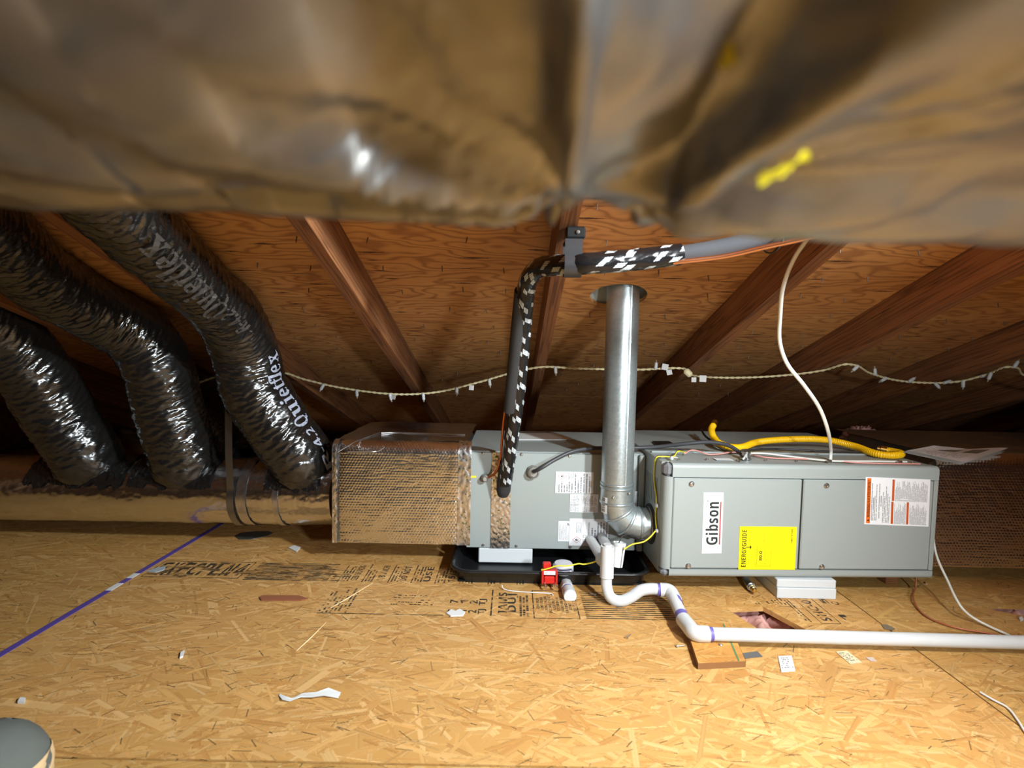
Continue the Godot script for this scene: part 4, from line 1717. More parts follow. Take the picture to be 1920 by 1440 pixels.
# ------------------------------------------------------------------ vent pipe
func build_vent() -> void:
	var galv: StandardMaterial3D = mats["galvanised"]
	var gn := FastNoiseLite.new()
	gn.seed = 3
	gn.frequency = 0.05
	var sp := NoiseTexture2D.new()
	sp.noise = gn
	sp.width = 256
	sp.height = 256
	sp.seamless = true
	var ramp := Gradient.new()
	ramp.colors = PackedColorArray([Color(0.30, 0.30, 0.30), Color(0.46, 0.46, 0.46)])
	sp.color_ramp = ramp
	galv.roughness = 1.0
	galv.roughness_texture = sp
	var gc := FastNoiseLite.new()
	gc.seed = 8
	gc.noise_type = FastNoiseLite.TYPE_CELLULAR
	gc.cellular_return_type = FastNoiseLite.RETURN_CELL_VALUE
	gc.frequency = 0.09
	var sg := NoiseTexture2D.new()
	sg.noise = gc
	sg.width = 256
	sg.height = 256
	sg.seamless = true
	var sr := Gradient.new()
	sr.colors = PackedColorArray([Color(0.84, 0.86, 0.87), Color(1, 1, 1)])
	sg.color_ramp = sr
	galv.albedo_texture = sg
	galv.uv1_triplanar = true
	galv.uv1_scale = Vector3(9, 9, 9)
	var ty := at(1225, 985, 1.7).y
	var ax := at(1157, 900, 1.718)
	var base := Vector3(ax.x, ty, ax.z)
	var r := 0.0525
	var o := thing("vent_pipe", "galvanised vent pipe rising from the furnace elbow to the roof", "pipe", base)
	var R := base.distance_to(Vector3(fo.x, ty, ax.z)) * 0.62
	var top := Vector3(ax.x, roof_y(ax.z) + 0.25, ax.z)
	var j0 := at(1157, 905, 1.718).y
	var up := MB.new()
	up.cyl(Vector3(ax.x, j0, ax.z), top, r, r, 48, false)
	part("upper_section", up, galv, o)
	var seam := MB.new()
	seam.box(Vector3(ax.x + r * 0.33, (j0 + top.y) * 0.5, ax.z + r * 0.945), Vector3(0.006, top.y - j0, 0.003), 0.001)
	part("lock_seam", seam, galv, o)
	var bead := func(c: Vector3, d: Vector3, rr: float) -> void:
		var b := MB.new()
		b.lathe(c, d, [[rr, -0.005], [rr + 0.0025, -0.003], [rr + 0.0032, 0.0], [rr + 0.0025, 0.003], [rr, 0.005]], 48)
		part("bead", b, galv, o)
	bead.call(Vector3(ax.x, j0, ax.z), Vector3.UP, r)
	bead.call(Vector3(ax.x, j0 - 0.012, ax.z), Vector3.UP, r)
	var low := MB.new()
	low.cyl(Vector3(ax.x, base.y + R, ax.z), Vector3(ax.x, j0, ax.z), r + 0.001, r - 0.001, 48, false)
	part("lower_section", low, galv, o)
	# elbow in four gores, joined by raised seams
	var cen := Vector3(ax.x + R, base.y + R, ax.z)
	for k in 3:
		var g0 := k / 3.0 * PI * 0.5
		var g1 := (k + 1) / 3.0 * PI * 0.5
		var path := PackedVector3Array()
		var p0 := cen + Vector3(-cos(g0), -sin(g0), 0) * R
		var p1 := cen + Vector3(-cos(g1), -sin(g1), 0) * R
		var mb := MB.new()
		# rings in the mitre planes
		var ringpts := PackedVector3Array()
		for q in [[p0, g0], [p1, g1]]:
			var inward := Vector3(cos(q[1]), sin(q[1]), 0)
			for j in 49:
				var th := TAU * (j % 48) / 48.0
				ringpts.append(q[0] + inward * cos(th) * r * 1.03 + Vector3(0, 0, 1) * sin(th) * r)
		mb.grid(ringpts, 2, 49, true, 1.0, 1.0, false)
		part("elbow_gore", mb, galv, o)
		if k > 0:
			bead.call(p0, Vector3(-sin(g0), cos(g0), 0), r * 1.01)
	bead.call(cen + Vector3(-R, 0, 0), Vector3.UP, r * 1.01)
	var hz := MB.new()
	hz.cyl(cen + Vector3(0, -R, 0), Vector3(fo.x + 0.004, base.y, ax.z), r, r - 0.001, 48, false)
	part("collar_section", hz, galv, o)
	bead.call(Vector3(cen.x + 0.004, base.y, ax.z), Vector3.RIGHT, r)
	bead.call(Vector3(fo.x - 0.01, base.y, ax.z), Vector3.RIGHT, r * 1.02)
	for q in [[1150, 933], [1180, 925], [1165, 957]]:
		screw(o, at(q[0], q[1], 1.668), Vector3(0, 0, 1), 0.004, mats["zinc screw"])
	var im := blank(64, 128, Color8(226, 226, 224))
	for k in 16:
		im.fill_rect(Rect2i(8, 6 + k * 7, 34, rng.randi_range(1, 5)), Color8(40, 40, 40))
	var bl := MB.new()
	var lp := PackedVector3Array()
	for i in 6:
		for j in 2:
			var th := lerpf(-1.25, -0.75, i / 5.0)
			lp.append(Vector3(ax.x + sin(th) * (r + 0.0026), at(1130, 930 + 30 * j, 1.7).y, ax.z + cos(th) * (r + 0.0026)))
	bl.grid(lp, 6, 2)
	part("barcode_label", bl, tex_mat("barcode", im, 0.5), o, "small white barcode label")

	# flashing cone in the hole of the roof
	var fl := thing("roof_flashing", "grey sheet-metal flashing in the roof hole round the vent pipe", "flashing", Vector3(ax.x, roof_y(-1.725), -1.725))
	var cone := MB.new()
	var cp := PackedVector3Array()
	for q in [[0.115, 0.012], [0.098, 0.014], [0.075, 0.09], [0.056, 0.16]]:
		for j in 41:
			var th := TAU * (j % 40) / 40.0
			var lean: float = clampf((q[1] - 0.014) / 0.12, 0.0, 1.0)
			var x: float = ax.x + cos(th) * q[0]
			var z: float = lerpf(-1.725, ax.z, lean) + sin(th) * q[0]
			cp.append(Vector3(x, roof_y(z) * (1.0 - lean) + roof_y(ax.z) * lean + q[1], z))
	cone.grid(cp, 4, 41, true)
	part("cone", cone, mat("flashing grey", Color8(192, 200, 200), 0.55, 0.0), fl)


# ------------------------------------------------------------------ refrigerant lines
func wrap_tape_image() -> Image:
	# black tape with slanted white blocks of print
	var im := blank(512, 512, Color8(24, 24, 26))
	var g := RandomNumberGenerator.new()
	g.seed = 5
	for k in 15:
		var c := Vector2(g.randf() * 512.0, (k * 137) % 512)
		var hw := g.randf_range(26, 44)
		var hh := g.randf_range(22, 36)
		for y in range(-80, 81):
			for x in range(-90, 91):
				var a := (x + y * 0.9) 
				if absf(a) < hw and absf(y) < hh:
					var row := posmod(int(y + hh), 17)
					var dash := posmod(int(a * 0.9 + float((y + 200) / 17) * 31.0), 23)
					if row > 4 or dash > 18:
						im.set_pixel(posmod(int(c.x) + x, 512), posmod(int(c.y) + y, 512), Color8(205, 214, 218))
	return im

func build_line_set() -> void:
	var o := thing("line_set", "insulated refrigerant line wrapped in black printed tape, bending to the right under the rafters", "pipe", at(945, 925, 1.76))
	var tp := tex_mat("printed tape", wrap_tape_image(), 0.22)
	tp.uv1_scale = Vector3(8.0, 1.3, 1.0)
	var pts := ats([[947, 905, 1.755], [957, 840, 1.70], [968, 760, 1.62], [975, 690, 1.55], [981, 610, 1.45], [985, 560, 1.36], [990, 527, 1.30], [1010, 503, 1.24], [1050, 497, 1.165], [1100, 494, 1.125], [1190, 487, 1.14], [1276, 477, 1.15]])
	var path := smooth_path(pts, 0.006)
	var r := 0.0225
	var mb := MB.new()
	mb.tube(path, r, 40, true, func(_i, th, s): return noise.get_noise_3d(s * 30.0, cos(th) * 1.5, sin(th) * 1.5) * 0.0022 + absf(noise.get_noise_3d(s * 70.0, cos(th) * 3.0, sin(th) * 3.0)) * 0.0014)
	part("taped_insulation", mb, tp, o)
	# bare foam sleeves showing at the foot and along the left of the riser
	var foot := MB.new()
	var fp := smooth_path(ats([[951, 868, 1.73], [946, 900, 1.757], [943, 928, 1.775]]), 0.006)
	var fr := []
	for i in fp.size():
		fr.append(0.0245 if i < fp.size() - 3 else 0.0245 - 0.002 * (i - fp.size() + 4))
	foot.tube(fp, fr, 28)
	part("foam_sleeve", foot, mats["black foam"], o, "bare black foam sleeve")
	for q in [[0.955, 808, 824, 1.69], [0.95, 753, 778, 1.635]]:
		var cfp := MB.new()
		var xs := 961.0 if q[1] > 800 else 966.0
		cfp.tube(smooth_path(ats([[xs, q[1], q[3] - 0.002], [xs - 2.5, q[2], q[3] + 0.012]]), 0.006), 0.0248, 28)
		part("foam_sleeve", cfp, mats["black foam"], o)
	var side := MB.new()
	side.tube(smooth_path(ats([[978, 545, 1.345], [971, 610, 1.435], [963, 690, 1.537], [955, 770, 1.615]]), 0.01), 0.0185, 20)
	part("foam_sleeve", side, mats["black foam"], o)
	# grey foam on the upper run
	var gp := smooth_path(ats([[1272, 478, 1.15], [1360, 463, 1.125], [1450, 441, 1.09], [1560, 418, 1.03], [1690, 388, 0.97], [1790, 360, 0.93], [2050, 300, 0.87], [2500, 215, 0.80]]), 0.01)
	var gm := MB.new()
	gm.tube(gp, 0.0185, 32)
	part("grey_foam_insulation", gm, mats["grey foam"], o, "grey foam tube on the upper run")
	# copper line below it
	var cu := thing("copper_line", "bare copper tube running along under the grey foam insulation", "pipe", at(1450, 455, 1.21))
	var cm := MB.new()
	cm.tube(smooth_path(ats([[1262, 492, 1.14], [1360, 480, 1.115], [1440, 462, 1.08], [1560, 436, 1.02], [1690, 406, 0.96], [1790, 379, 0.92], [2050, 320, 0.86], [2500, 238, 0.79]]), 0.01), 0.0055, 12)
	part("tube", cm, mat("clean copper", Color8(232, 168, 132), 0.32, 1.0), cu)
	var ct := thing("thin_copper_tube", "thin copper tube hugging the left of the black riser down to the coil plug", "pipe", at(915, 893, 1.78))
	var tm := MB.new()
	tm.tube(smooth_path(ats([[968, 640, 1.50], [959, 690, 1.56], [951, 740, 1.62], [944, 790, 1.68], [941, 830, 1.71], [938, 862, 1.735], [929, 886, 1.755], [914, 896, 1.775]]), 0.008), 0.0042, 10)
	part("tube", tm, mats["copper"], ct)
	# black strap that hangs the line from a rafter
	var st := thing("tape_hanger", "black tape hanger nailed to the rafter, looped round the refrigerant line", "strap", at(1075, 520, 1.25))
	var p := at(1073, 497, 1.137)
	var bz := p.z
	var topy := roof_y(bz) - RAFTER_DROP - 0.024
	var lp := PackedVector3Array()
	var hw := Vector3(0.0185, 0, 0)
	lp.append(Vector3(p.x + 0.004, topy, bz + 0.01))
	lp.append(Vector3(p.x, p.y + 0.05, bz + 0.026))
	for k in 11:
		var th := lerpf(0.9, 3.6, k / 10.0)
		lp.append(Vector3(p.x, p.y + cos(th) * 0.0265, bz + sin(th) * 0.0265))
	lp.append(Vector3(p.x, p.y + 0.05, bz - 0.026))
	lp.append(Vector3(p.x + 0.004, topy, bz - 0.004))
	var sh := PackedVector3Array()
	for q in lp:
		sh.append(q - hw)
		sh.append(q + hw)
	var sm := MB.new()
	sm.grid(sh, lp.size(), 2, false, 1.0, 1.0, true)
	part("strap", sm, mat("scuffed tape", Color8(52, 52, 54), 0.34), st)
	var hd := MB.new()
	hd.box(Vector3(p.x + 0.004, topy + 0.012, bz + 0.002), Vector3(0.042, 0.026, 0.03), 0.004)
	part("folded_head", hd, mats["black plastic"], st)
	screw(st, Vector3(p.x + 0.008, topy + 0.012, bz + 0.0175), Vector3(0, 0, 1), 0.0045, mats["zinc screw"], "nail_head")
	# wire tie further right
	var wt := thing("wire_tie", "dark wire tie holding the grey insulation up near the overhead duct", "wire", at(1450, 440, 1.21))
	var wm := MB.new()
	var wc := at(1448, 446, 1.09)
	var ring := PackedVector3Array()
	for k in 25:
		var th := TAU * k / 24.0
		ring.append(wc + Vector3(0.008 * sin(th), cos(th) * 0.03, sin(th) * 0.03))
	wm.tube(ring, 0.0018, 6)
	wm.tube(PackedVector3Array([wc + Vector3(0, 0.03, 0), at(1460, 395, 1.09)]), 0.0018, 6)
	part("loop", wm, mats["dark wire"], wt)


# ------------------------------------------------------------------ condensate drain
func build_drain() -> void:
	var pvc: StandardMaterial3D = mats["white pvc"]
	var o := thing("condensate_drain", "white PVC condensate drain with a trap, running off along the floor to the right", "pipe", at(1160, 1130, 1.53))
	var r := 0.0165
	var runs := [
		["outlet_pipe", [[1106, 1010, 1.80], [1131, 1050, 1.60]], 0.0],
		["outlet_pipe", [[1128, 1006, 1.80], [1141, 1030, 1.66]], 0.0]]
	for q in runs:
		var mb := MB.new()
		mb.tube(ats(q[1]), r, 24)
		part(q[0], mb, pvc, o)
	var tee := MB.new()
	var t0 := at(1139, 1025, 1.56)
	var t1 := at(1137.5, 1083, 1.545)
	tee.tube(PackedVector3Array([t0, t1]), 0.0205, 28)
	tee.tube(ats([[1128, 1048, 1.60], [1137, 1056, 1.56]]), 0.0205, 24)
	part("tee_fitting", tee, pvc, o)
	var plug := MB.new()
	plug.lathe(t0, Vector3.UP, [[0.0205, 0.0], [0.0205, 0.002], [0.012, 0.002], [0.012, 0.008], [0.0, 0.008]], 20)
	part("tee_plug", plug, pvc, o)
	var trap := MB.new()
	trap.tube(smooth_path(ats([[1137, 1080, 1.545], [1137.5, 1100, 1.54], [1145, 1120, 1.53], [1162, 1127, 1.525], [1182, 1120, 1.525], [1202, 1107, 1.525], [1222, 1104, 1.525], [1242, 1106, 1.525]]), 0.008), r, 24)
	part("trap", trap, pvc, o)
	var el := MB.new()
	el.tube(filleted(ats([[1238, 1106, 1.525], [1256, 1107, 1.52], [1266, 1126, 1.48]]), 0.03), 0.0203, 24)
	part("elbow", el, pvc, o)
	var mid := MB.new()
	mid.tube(ats([[1262, 1118, 1.49], [1285, 1170, 1.37]]), r, 24)
	part("short_pipe", mid, pvc, o)
	var p1 := on_y(1302, 1188, 0.034)
	var far := on_y(1920, 1205, 0.030)
	var far2 := p1 + (far - p1) * 1.9
	far2.y = 0.0275
	var el2 := MB.new()
	var c0 := at(1281, 1162, 1.385)
	el2.tube(filleted(PackedVector3Array([c0, p1, p1 + (far - p1).normalized() * 0.036]), 0.028), 0.0203, 24)
	part("elbow", el2, pvc, o)
	var lng := MB.new()
	lng.tube(PackedVector3Array([p1 + (far2 - p1).normalized() * 0.02, far2]), r, 28)
	part("long_pipe", lng, pvc, o)
	# purple primer rings where the joints were glued
	var ring := func(a: Vector3, b: Vector3, rr: float) -> void:
		var mb := MB.new()
		mb.cyl(a, b, rr, rr, 24, false)
		part("primer_ring", mb, mats["purple primer"], o)
	ring.call(at(1231, 1105, 1.525), at(1238, 1106, 1.525), 0.0178)
	ring.call(at(1265, 1124, 1.478), at(1270, 1135, 1.452), 0.0178)
	ring.call(at(1277, 1152, 1.411), at(1282, 1163, 1.385), 0.0178)
	var dirp := (far2 - p1).normalized()
	ring.call(p1 + dirp * 0.0355, p1 + dirp * 0.046, 0.0174)
	ring.call(at(1108, 1013, 1.79), at(1110, 1016, 1.77), 0.0172)
	ring.call(at(1130, 1009, 1.785), at(1131, 1012, 1.768), 0.0172)

	# float switch: white cylinder with fine print beside the tee
	var im := blank(256, 256, Color8(240, 241, 240))
	fine_print(im, Rect2i(20, 60, 216, 180), 22, 8, Color8(60, 60, 66), false, 0.6)
	im.fill_rect(Rect2i(0, 40, 256, 8), Color8(90, 90, 90))
	var fs := thing("float_switch", "white cylindrical float switch with fine print beside the drain tee", "switch", at(1158, 1060, 1.60))
	var f0 := at(1157, 1062, 1.60)
	var f1 := at(1161, 1019, 1.61)
	var fm := MB.new()
	fm.tube(PackedVector3Array([f1, f0]), [0.0205, 0.0165], 28, true)
	var ft := tex_mat("switch print", im, 0.4)
	part("housing", fm, ft, fs)
	var cap := MB.new()
	cap.lathe(f1, f1 - f0, [[0.0215, -0.006], [0.0215, 0.002], [0.018, 0.004], [0.017, 0.001], [0.0, 0.001]], 28)
	part("cap", cap, pvc, fs)
	var bw := MB.new()
	bw.tube(smooth_path(ats([[1160, 1018, 1.60], [1168, 1005, 1.61], [1185, 1003, 1.63], [1205, 1012, 1.64], [1225, 1005, 1.64]]), 0.006), 0.0016, 6)
	part("wire", bw, mats["dark wire"], fs)

	# red pan switch clipped on the rim of the pan
	var rs := thing("pan_float_switch", "red plastic overflow switch clipped on the rim of the black pan", "switch", at(1030, 1095, 1.64))
	var rc := at(1030, 1082, 1.628)
	var red: StandardMaterial3D = mats["red plastic"]
	var rb := MB.new()
	rb.box(rc + Vector3(0, -0.008, 0), Vector3(0.034, 0.024, 0.016), 0.003)
	rb.box(rc + Vector3(-0.022, 0.002, 0), Vector3(0.007, 0.044, 0.022), 0.002)
	rb.box(rc + Vector3(0.022, 0.002, 0), Vector3(0.007, 0.044, 0.022), 0.002)
	rb.box(rc + Vector3(0, 0.016, -0.004), Vector3(0.044, 0.016, 0.022), 0.003)
	part("clip_body", rb, red, rs)
	var rt := MB.new()
	rt.box(rc + Vector3(-0.008, 0.034, -0.012), Vector3(0.026, 0.018, 0.02), 0.003)
	part("top_tab", rt, red, rs)
	var li := blank(256, 96, Color8(240, 240, 242))
	fine_print(li, Rect2i(110, 20, 130, 60), 20, 8, Color8(120, 70, 70), false, 0.7)
	fine_print(li, Rect2i(20, 30, 60, 40), 14, 8, Color8(60, 60, 60), false, 0.7)
	label_part(rs, "label", rc + Vector3(-0.018, 0.023, 0.0075), Vector3(0.036, 0, 0), Vector3(0, -0.012, 0), Vector3(0, 0, 1), tex_mat("switch label", li, 0.5), "small white label")
	for s in [-1.0, 1.0]:
		var sm := MB.new()
		sm.lathe(rc + Vector3(0.016 * s, -0.014, 0.004), Vector3(0.1, -0.25, 1), [[0.0028, 0.0], [0.0028, 0.02], [0.0048, 0.02], [0.0048, 0.024], [0.0, 0.024]], 12)
		part("clamp_screw", sm, mats["zinc screw"], rs)
	var fd := MB.new()
	fd.lathe(rc + Vector3(0.048, -0.002, -0.045), Vector3.UP, [[0.032, 0.0], [0.034, 0.006], [0.034, 0.024], [0.028, 0.031], [0.0, 0.033]], 30)
	part("float_disc", fd, mat("clear grey plastic", Color8(196, 198, 206), 0.3), rs)
	var pic := blank(128, 48, Color8(214, 216, 222))
	pic.fill_rect(Rect2i(0, 0, 128, 14), Color8(70, 84, 120))
	for k in 30:
		pic.fill_rect(Rect2i(50 + k, 44 - k, 30, 2), Color8(226, 176, 176))
	pic.fill_rect(Rect2i(92, 20, 14, 22), Color8(60, 60, 66))
	var fpic := MB.new()
	var gp := PackedVector3Array()
	var fcn := rc + Vector3(0.048, 0.002, -0.045)
	for i in 9:
		for j in 2:
			var th := lerpf(-0.7, 0.8, i / 8.0)
			gp.append(fcn + Vector3(sin(th) * 0.0346, 0.018 - 0.016 * j, cos(th) * 0.0346))
	fpic.grid(gp, 9, 2)
	part("picture_label", fpic, tex_mat("float picture", pic, 0.5), rs)

	# capped stub out of the pan
	var sb := thing("capped_pipe_stub", "short white PVC stub with a cap pointing out of the black pan", "pipe", at(1068, 1125, 1.57))
	var s0 := at(1062, 1097, 1.64)
	var s1 := at(1069, 1119, 1.545)
	var d := s1 - s0
	var a1 := MB.new()
	a1.lathe(s0, d, [[0.019, -0.01], [0.019, 0.012], [0.0205, 0.012], [0.0205, 0.034], [0.0172, 0.034]], 8)
	part("adapter", a1, pvc, sb)
	var a2 := MB.new()
	a2.cyl(s0 + d.normalized() * 0.03, s0 + d.normalized() * 0.042, 0.0175, 0.0175, 24, false)
	part("primer_ring", a2, mats["purple primer"], sb)
	var a3 := MB.new()
	a3.tube(PackedVector3Array([s0, s1]), 0.0167, 24)
	part("pipe", a3, pvc, sb)
	var a4 := MB.new()
	a4.lathe(s0 + d * 0.5, d, [[0.0198, 0.0], [0.0202, 0.003], [0.0202, d.length() * 0.5 - 0.004], [0.018, d.length() * 0.5], [0.0, d.length() * 0.5 + 0.001]], 28)
	part("cap", a4, pvc, sb)

	# scrap of strand board under the drain elbow
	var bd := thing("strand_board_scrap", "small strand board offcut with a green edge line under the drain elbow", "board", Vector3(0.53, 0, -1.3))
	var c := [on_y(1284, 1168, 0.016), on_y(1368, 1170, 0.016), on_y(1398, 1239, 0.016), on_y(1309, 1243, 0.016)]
	var o2 := PackedVector2Array()
	for q in c:
		o2.append(Vector2(q.x, q.z))
	var bm := MB.new()
	bm.prism(o2, Vector3(0, 0.0005, 0), Vector3.RIGHT, Vector3(0, 0, 1), Vector3.UP, 0.0155)
	var om: StandardMaterial3D = mats["strand board"].duplicate()
	om.uv1_offset = Vector3(0.13, 0.4, 0.27)
	om.albedo_color = Color(1.0, 0.94, 0.82)
	part("offcut", bm, om, bd)
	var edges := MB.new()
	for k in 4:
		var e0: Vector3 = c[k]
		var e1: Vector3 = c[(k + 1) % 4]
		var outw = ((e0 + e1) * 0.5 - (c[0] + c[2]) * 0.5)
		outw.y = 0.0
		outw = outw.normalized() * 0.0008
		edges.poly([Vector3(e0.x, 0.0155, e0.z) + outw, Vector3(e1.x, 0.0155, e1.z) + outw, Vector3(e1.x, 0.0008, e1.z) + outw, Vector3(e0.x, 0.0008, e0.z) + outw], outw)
	part("shaded_sawn_edges", edges, mat("shaded sawn edge", Color8(134, 92, 52), 0.85), bd)  # brown sawn sides, darkened so their colour also draws the board's shadow outline
	var gl := MB.new()
	var ga: Vector3 = c[1].lerp(c[0], 0.16)
	var gb: Vector3 = c[2].lerp(c[3], 0.16)
	gl.poly([ga, ga + Vector3(0.004, 0, 0), gb + Vector3(0.004, 0, 0), gb], Vector3.UP)
	var glo := part("green_line", gl, mat("green edge ink", Color8(74, 128, 84), 0.7), bd)
	glo.position.y += 0.0006
	screw(bd, c[0].lerp(c[2], 0.62), Vector3.UP, 0.005, mats["zinc screw"])


# ------------------------------------------------------------------ cables, gas hose
func wire(o: Node3D, called: String, pts: PackedVector3Array, r: float, m: Material, step := 0.008) -> void:
	var mb := MB.new()
	mb.tube(smooth_path(pts, step), r, 10)
	part(called, mb, m, o)

func build_wiring() -> void:
	var ty := fo.y + fh
	# white power cable from the rafters to the furnace top
	var o := thing("power_cable", "white power cable hanging in an S from the rafters to the furnace top", "cable", on_y(1557, 862, ty))
	var foot := on_y(1557, 863, ty)
	var pts := ats([[1560, 395, 1.06], [1518, 443, 1.10], [1488, 487, 1.16], [1468, 540, 1.24], [1463, 590, 1.32], [1462, 640, 1.40], [1476, 682, 1.46], [1508, 723, 1.51], [1537, 766, 1.56], [1552, 806, 1.59]])
	pts.insert(0, Vector3(0.728, roof_y(-0.98) - RAFTER_DROP - 0.004, -0.98))
	pts.append(foot + Vector3(0, 0.03, 0))
	pts.append(foot)
	var mb := MB.new()
	mb.tube(smooth_path(pts, 0.008), 0.0055, 14, true, null, Vector3.ZERO, 0.75)
	part("jacket", mb, mats["white cable"], o)
	# yellow corrugated gas hose on the cabinet
	var gh := thing("gas_hose", "yellow corrugated gas connector hose lying across the furnace top", "hose", on_y(1500, 835, ty))
	var hp := PackedVector3Array([at(1339, 795, 1.99), at(1334, 806, 1.96), at(1340, 823, 1.91), on_y(1360, 836, ty + 0.02), on_y(1388, 839, ty + 0.013), on_y(1420, 829, ty + 0.02), on_y(1475, 824, ty + 0.03), on_y(1550, 825, ty + 0.03), on_y(1600, 836, ty + 0.02), on_y(1640, 850, ty + 0.013), on_y(1670, 854, ty + 0.012), on_y(1690, 851, ty + 0.012), on_y(1672, 846, ty + 0.012), on_y(1655, 843, ty + 0.014)])
	var path := smooth_path(hp, 0.0016)
	var hm := MB.new()
	hm.tube(path, 0.0112, 20, true, func(_i, _th, s): return 0.0011 * sin(s * TAU / 0.0064))
	part("corrugated_tube", hm, mats["yellow jacket"], gh)
	for q in [[path[0], path[4] - path[0]], [path[path.size() - 1], path[path.size() - 5] - path[path.size() - 1]]]:
		var nt := MB.new()
		nt.lathe(q[0], -q[1], [[0.015, -0.012], [0.015, 0.006], [0.011, 0.008], [0.011, 0.016], [0.0, 0.016]], 6)
		part("brass_nut", nt, mats["brass"], gh)
	# grey whip from the coil plug over to the furnace
	var wh := thing("grey_whip_cable", "dark grey cable arching from the coil plug behind the vent pipe onto the furnace", "cable", at(1003, 884, 1.77))
	var wp := PackedVector3Array([at(1001, 884, 1.765), at(1014, 878, 1.74), at(1040, 862, 1.755), at(1072, 847, 1.775), at(1105, 841, 1.80), at(1140, 840, 1.82), at(1180, 840, 1.83), at(1230, 838, 1.82), at(1285, 832, 1.79), at(1330, 829, 1.77), at(1365, 835, 1.745), at(1386, 848, 1.715), on_y(1397, 861, ty + 0.004)])
	wire(wh, "jacket", wp, 0.0068, mats["grey conduit"])
	var cn := MB.new()
	var cp := on_y(1398, 861, ty)
	cn.lathe(cp, Vector3.UP, [[0.017, 0.0], [0.017, 0.006], [0.012, 0.008], [0.012, 0.02], [0.015, 0.02], [0.015, 0.026], [0.008, 0.027], [0.0, 0.027]], 10)
	part("cable_connector", cn, mats["zinc screw"], wh)
	# black cable across the top behind
	var bc := thing("black_cable", "thin black cable lying across the back of the furnace top", "cable", on_y(1450, 842, ty))
	wire(bc, "jacket", PackedVector3Array([at(1315, 806, 2.15), on_y(1325, 820, ty + 0.02), on_y(1345, 832, ty + 0.008), on_y(1375, 843, ty + 0.006), on_y(1450, 842, ty + 0.006), on_y(1540, 846, ty + 0.006), on_y(1610, 848, ty + 0.006)]), 0.004, mats["dark wire"])
	# thermostat wires along the front edge
	var tw := thing("thermostat_wires", "white and pink low-voltage wires along the top front edge of the furnace", "wire", on_y(1500, 862, ty))
	wire(tw, "white_wire", PackedVector3Array([on_y(1394, 860, ty + 0.016), on_y(1403, 851, ty + 0.016), on_y(1430, 850, ty + 0.012), on_y(1490, 857, ty + 0.006), on_y(1555, 864, ty + 0.005), on_y(1640, 865, ty + 0.005), on_y(1700, 866, ty + 0.005)]), 0.0032, mats["white cable"])
	wire(tw, "pink_wire", PackedVector3Array([on_y(1283, 851, ty + 0.005), on_y(1300, 844, ty + 0.012), on_y(1330, 852, ty + 0.004), on_y(1385, 848, ty + 0.006), on_y(1440, 858, ty + 0.004), on_y(1520, 861, ty + 0.004), on_y(1620, 868, ty + 0.004), on_y(1725, 870, ty + 0.004)]), 0.0024, mats["pink wire"])
	for q in [[1555, 865], [1687, 867]]:
		var mb2 := MB.new()
		mb2.box(on_y(q[0], q[1], ty + 0.006), Vector3(0.014, 0.012, 0.012), 0.003)
		part("wire_clip", mb2, mats["zinc screw"], tw)
	# yellow wires round the left corner down to the float switch and pan switch
	var yw := thing("yellow_control_wires", "yellow and black control wires running down the left side of the furnace", "wire", at(1222, 985, 1.64))
	var sx := fo.x - 0.006
	var side := func(px: float, py: float) -> Vector3:
		var r := ray(px, py)
		return EYE + r * ((sx - EYE.x) / r.x)
	var l1 := PackedVector3Array([on_y(1284, 848, ty + 0.012), on_y(1272, 846, ty + 0.012), on_y(1262, 856, ty + 0.005), on_y(1240, 856, ty + 0.006)])
	l1.append(Vector3(sx, ty + 0.004, at(1228, 860, 1.66).z))
	l1.append_array(PackedVector3Array([side.call(1227.5, 870), side.call(1226.5, 900), side.call(1230.5, 930), side.call(1231, 945), side.call(1229, 965), side.call(1231, 993)]))
	wire(yw, "yellow_wire", l1, 0.0022, mats["yellow wire"], 0.005)
	var l2 := PackedVector3Array()
	for p in l1:
		l2.append(p + Vector3(0.002, 0.001, -0.007))
	wire(yw, "dark_wire", l2, 0.0019, mats["dark wire"], 0.005)
	var l3 := PackedVector3Array([side.call(1231, 993), at(1218, 1008, 1.60), at(1206, 1016, 1.585), at(1185, 1021, 1.585), at(1170, 1030, 1.585)])
	wire(yw, "yellow_wire", l3, 0.0022, mats["yellow wire"], 0.005)
	var l4 := ats([[1126, 1049, 1.58], [1110, 1055, 1.60], [1095, 1058, 1.61], [1085, 1057, 1.61], [1065, 1061, 1.61], [1045, 1061, 1.615], [1028, 1066, 1.62], [1015, 1069, 1.625]])
	wire(yw, "yellow_wire", l4, 0.0022, mats["yellow wire"], 0.005)
	for p in [side.call(1232, 948), side.call(1232, 995), on_y(1259, 859, ty + 0.006)]:
		var mb3 := MB.new()
		mb3.box(p, Vector3(0.01, 0.012, 0.014), 0.003)
		part("adhesive_clip", mb3, mat("clear clip", Color8(205, 206, 208), 0.4), yw)
	# wires at the right end, down to the floor
	var wc := thing("white_floor_wire", "white wire drooping from the furnace's right end down to the floor pipe", "wire", on_y(1890, 1190, 0.0))
	wire(wc, "jacket", PackedVector3Array([at(1744, 925, 1.66), at(1748, 960, 1.655), at(1750, 1010, 1.65), at(1757, 1045, 1.62), at(1775, 1085, 1.56), at(1800, 1135, 1.47), on_y(1820, 1155, 0.02), on_y(1850, 1172, 0.008), on_y(1894, 1192, 0.006)]), 0.0034, mats["white cable"])
	var rw := thing("copper_coloured_wire", "thin copper-coloured wire curving from under the furnace over the floor", "wire", on_y(1800, 1177, 0.0))
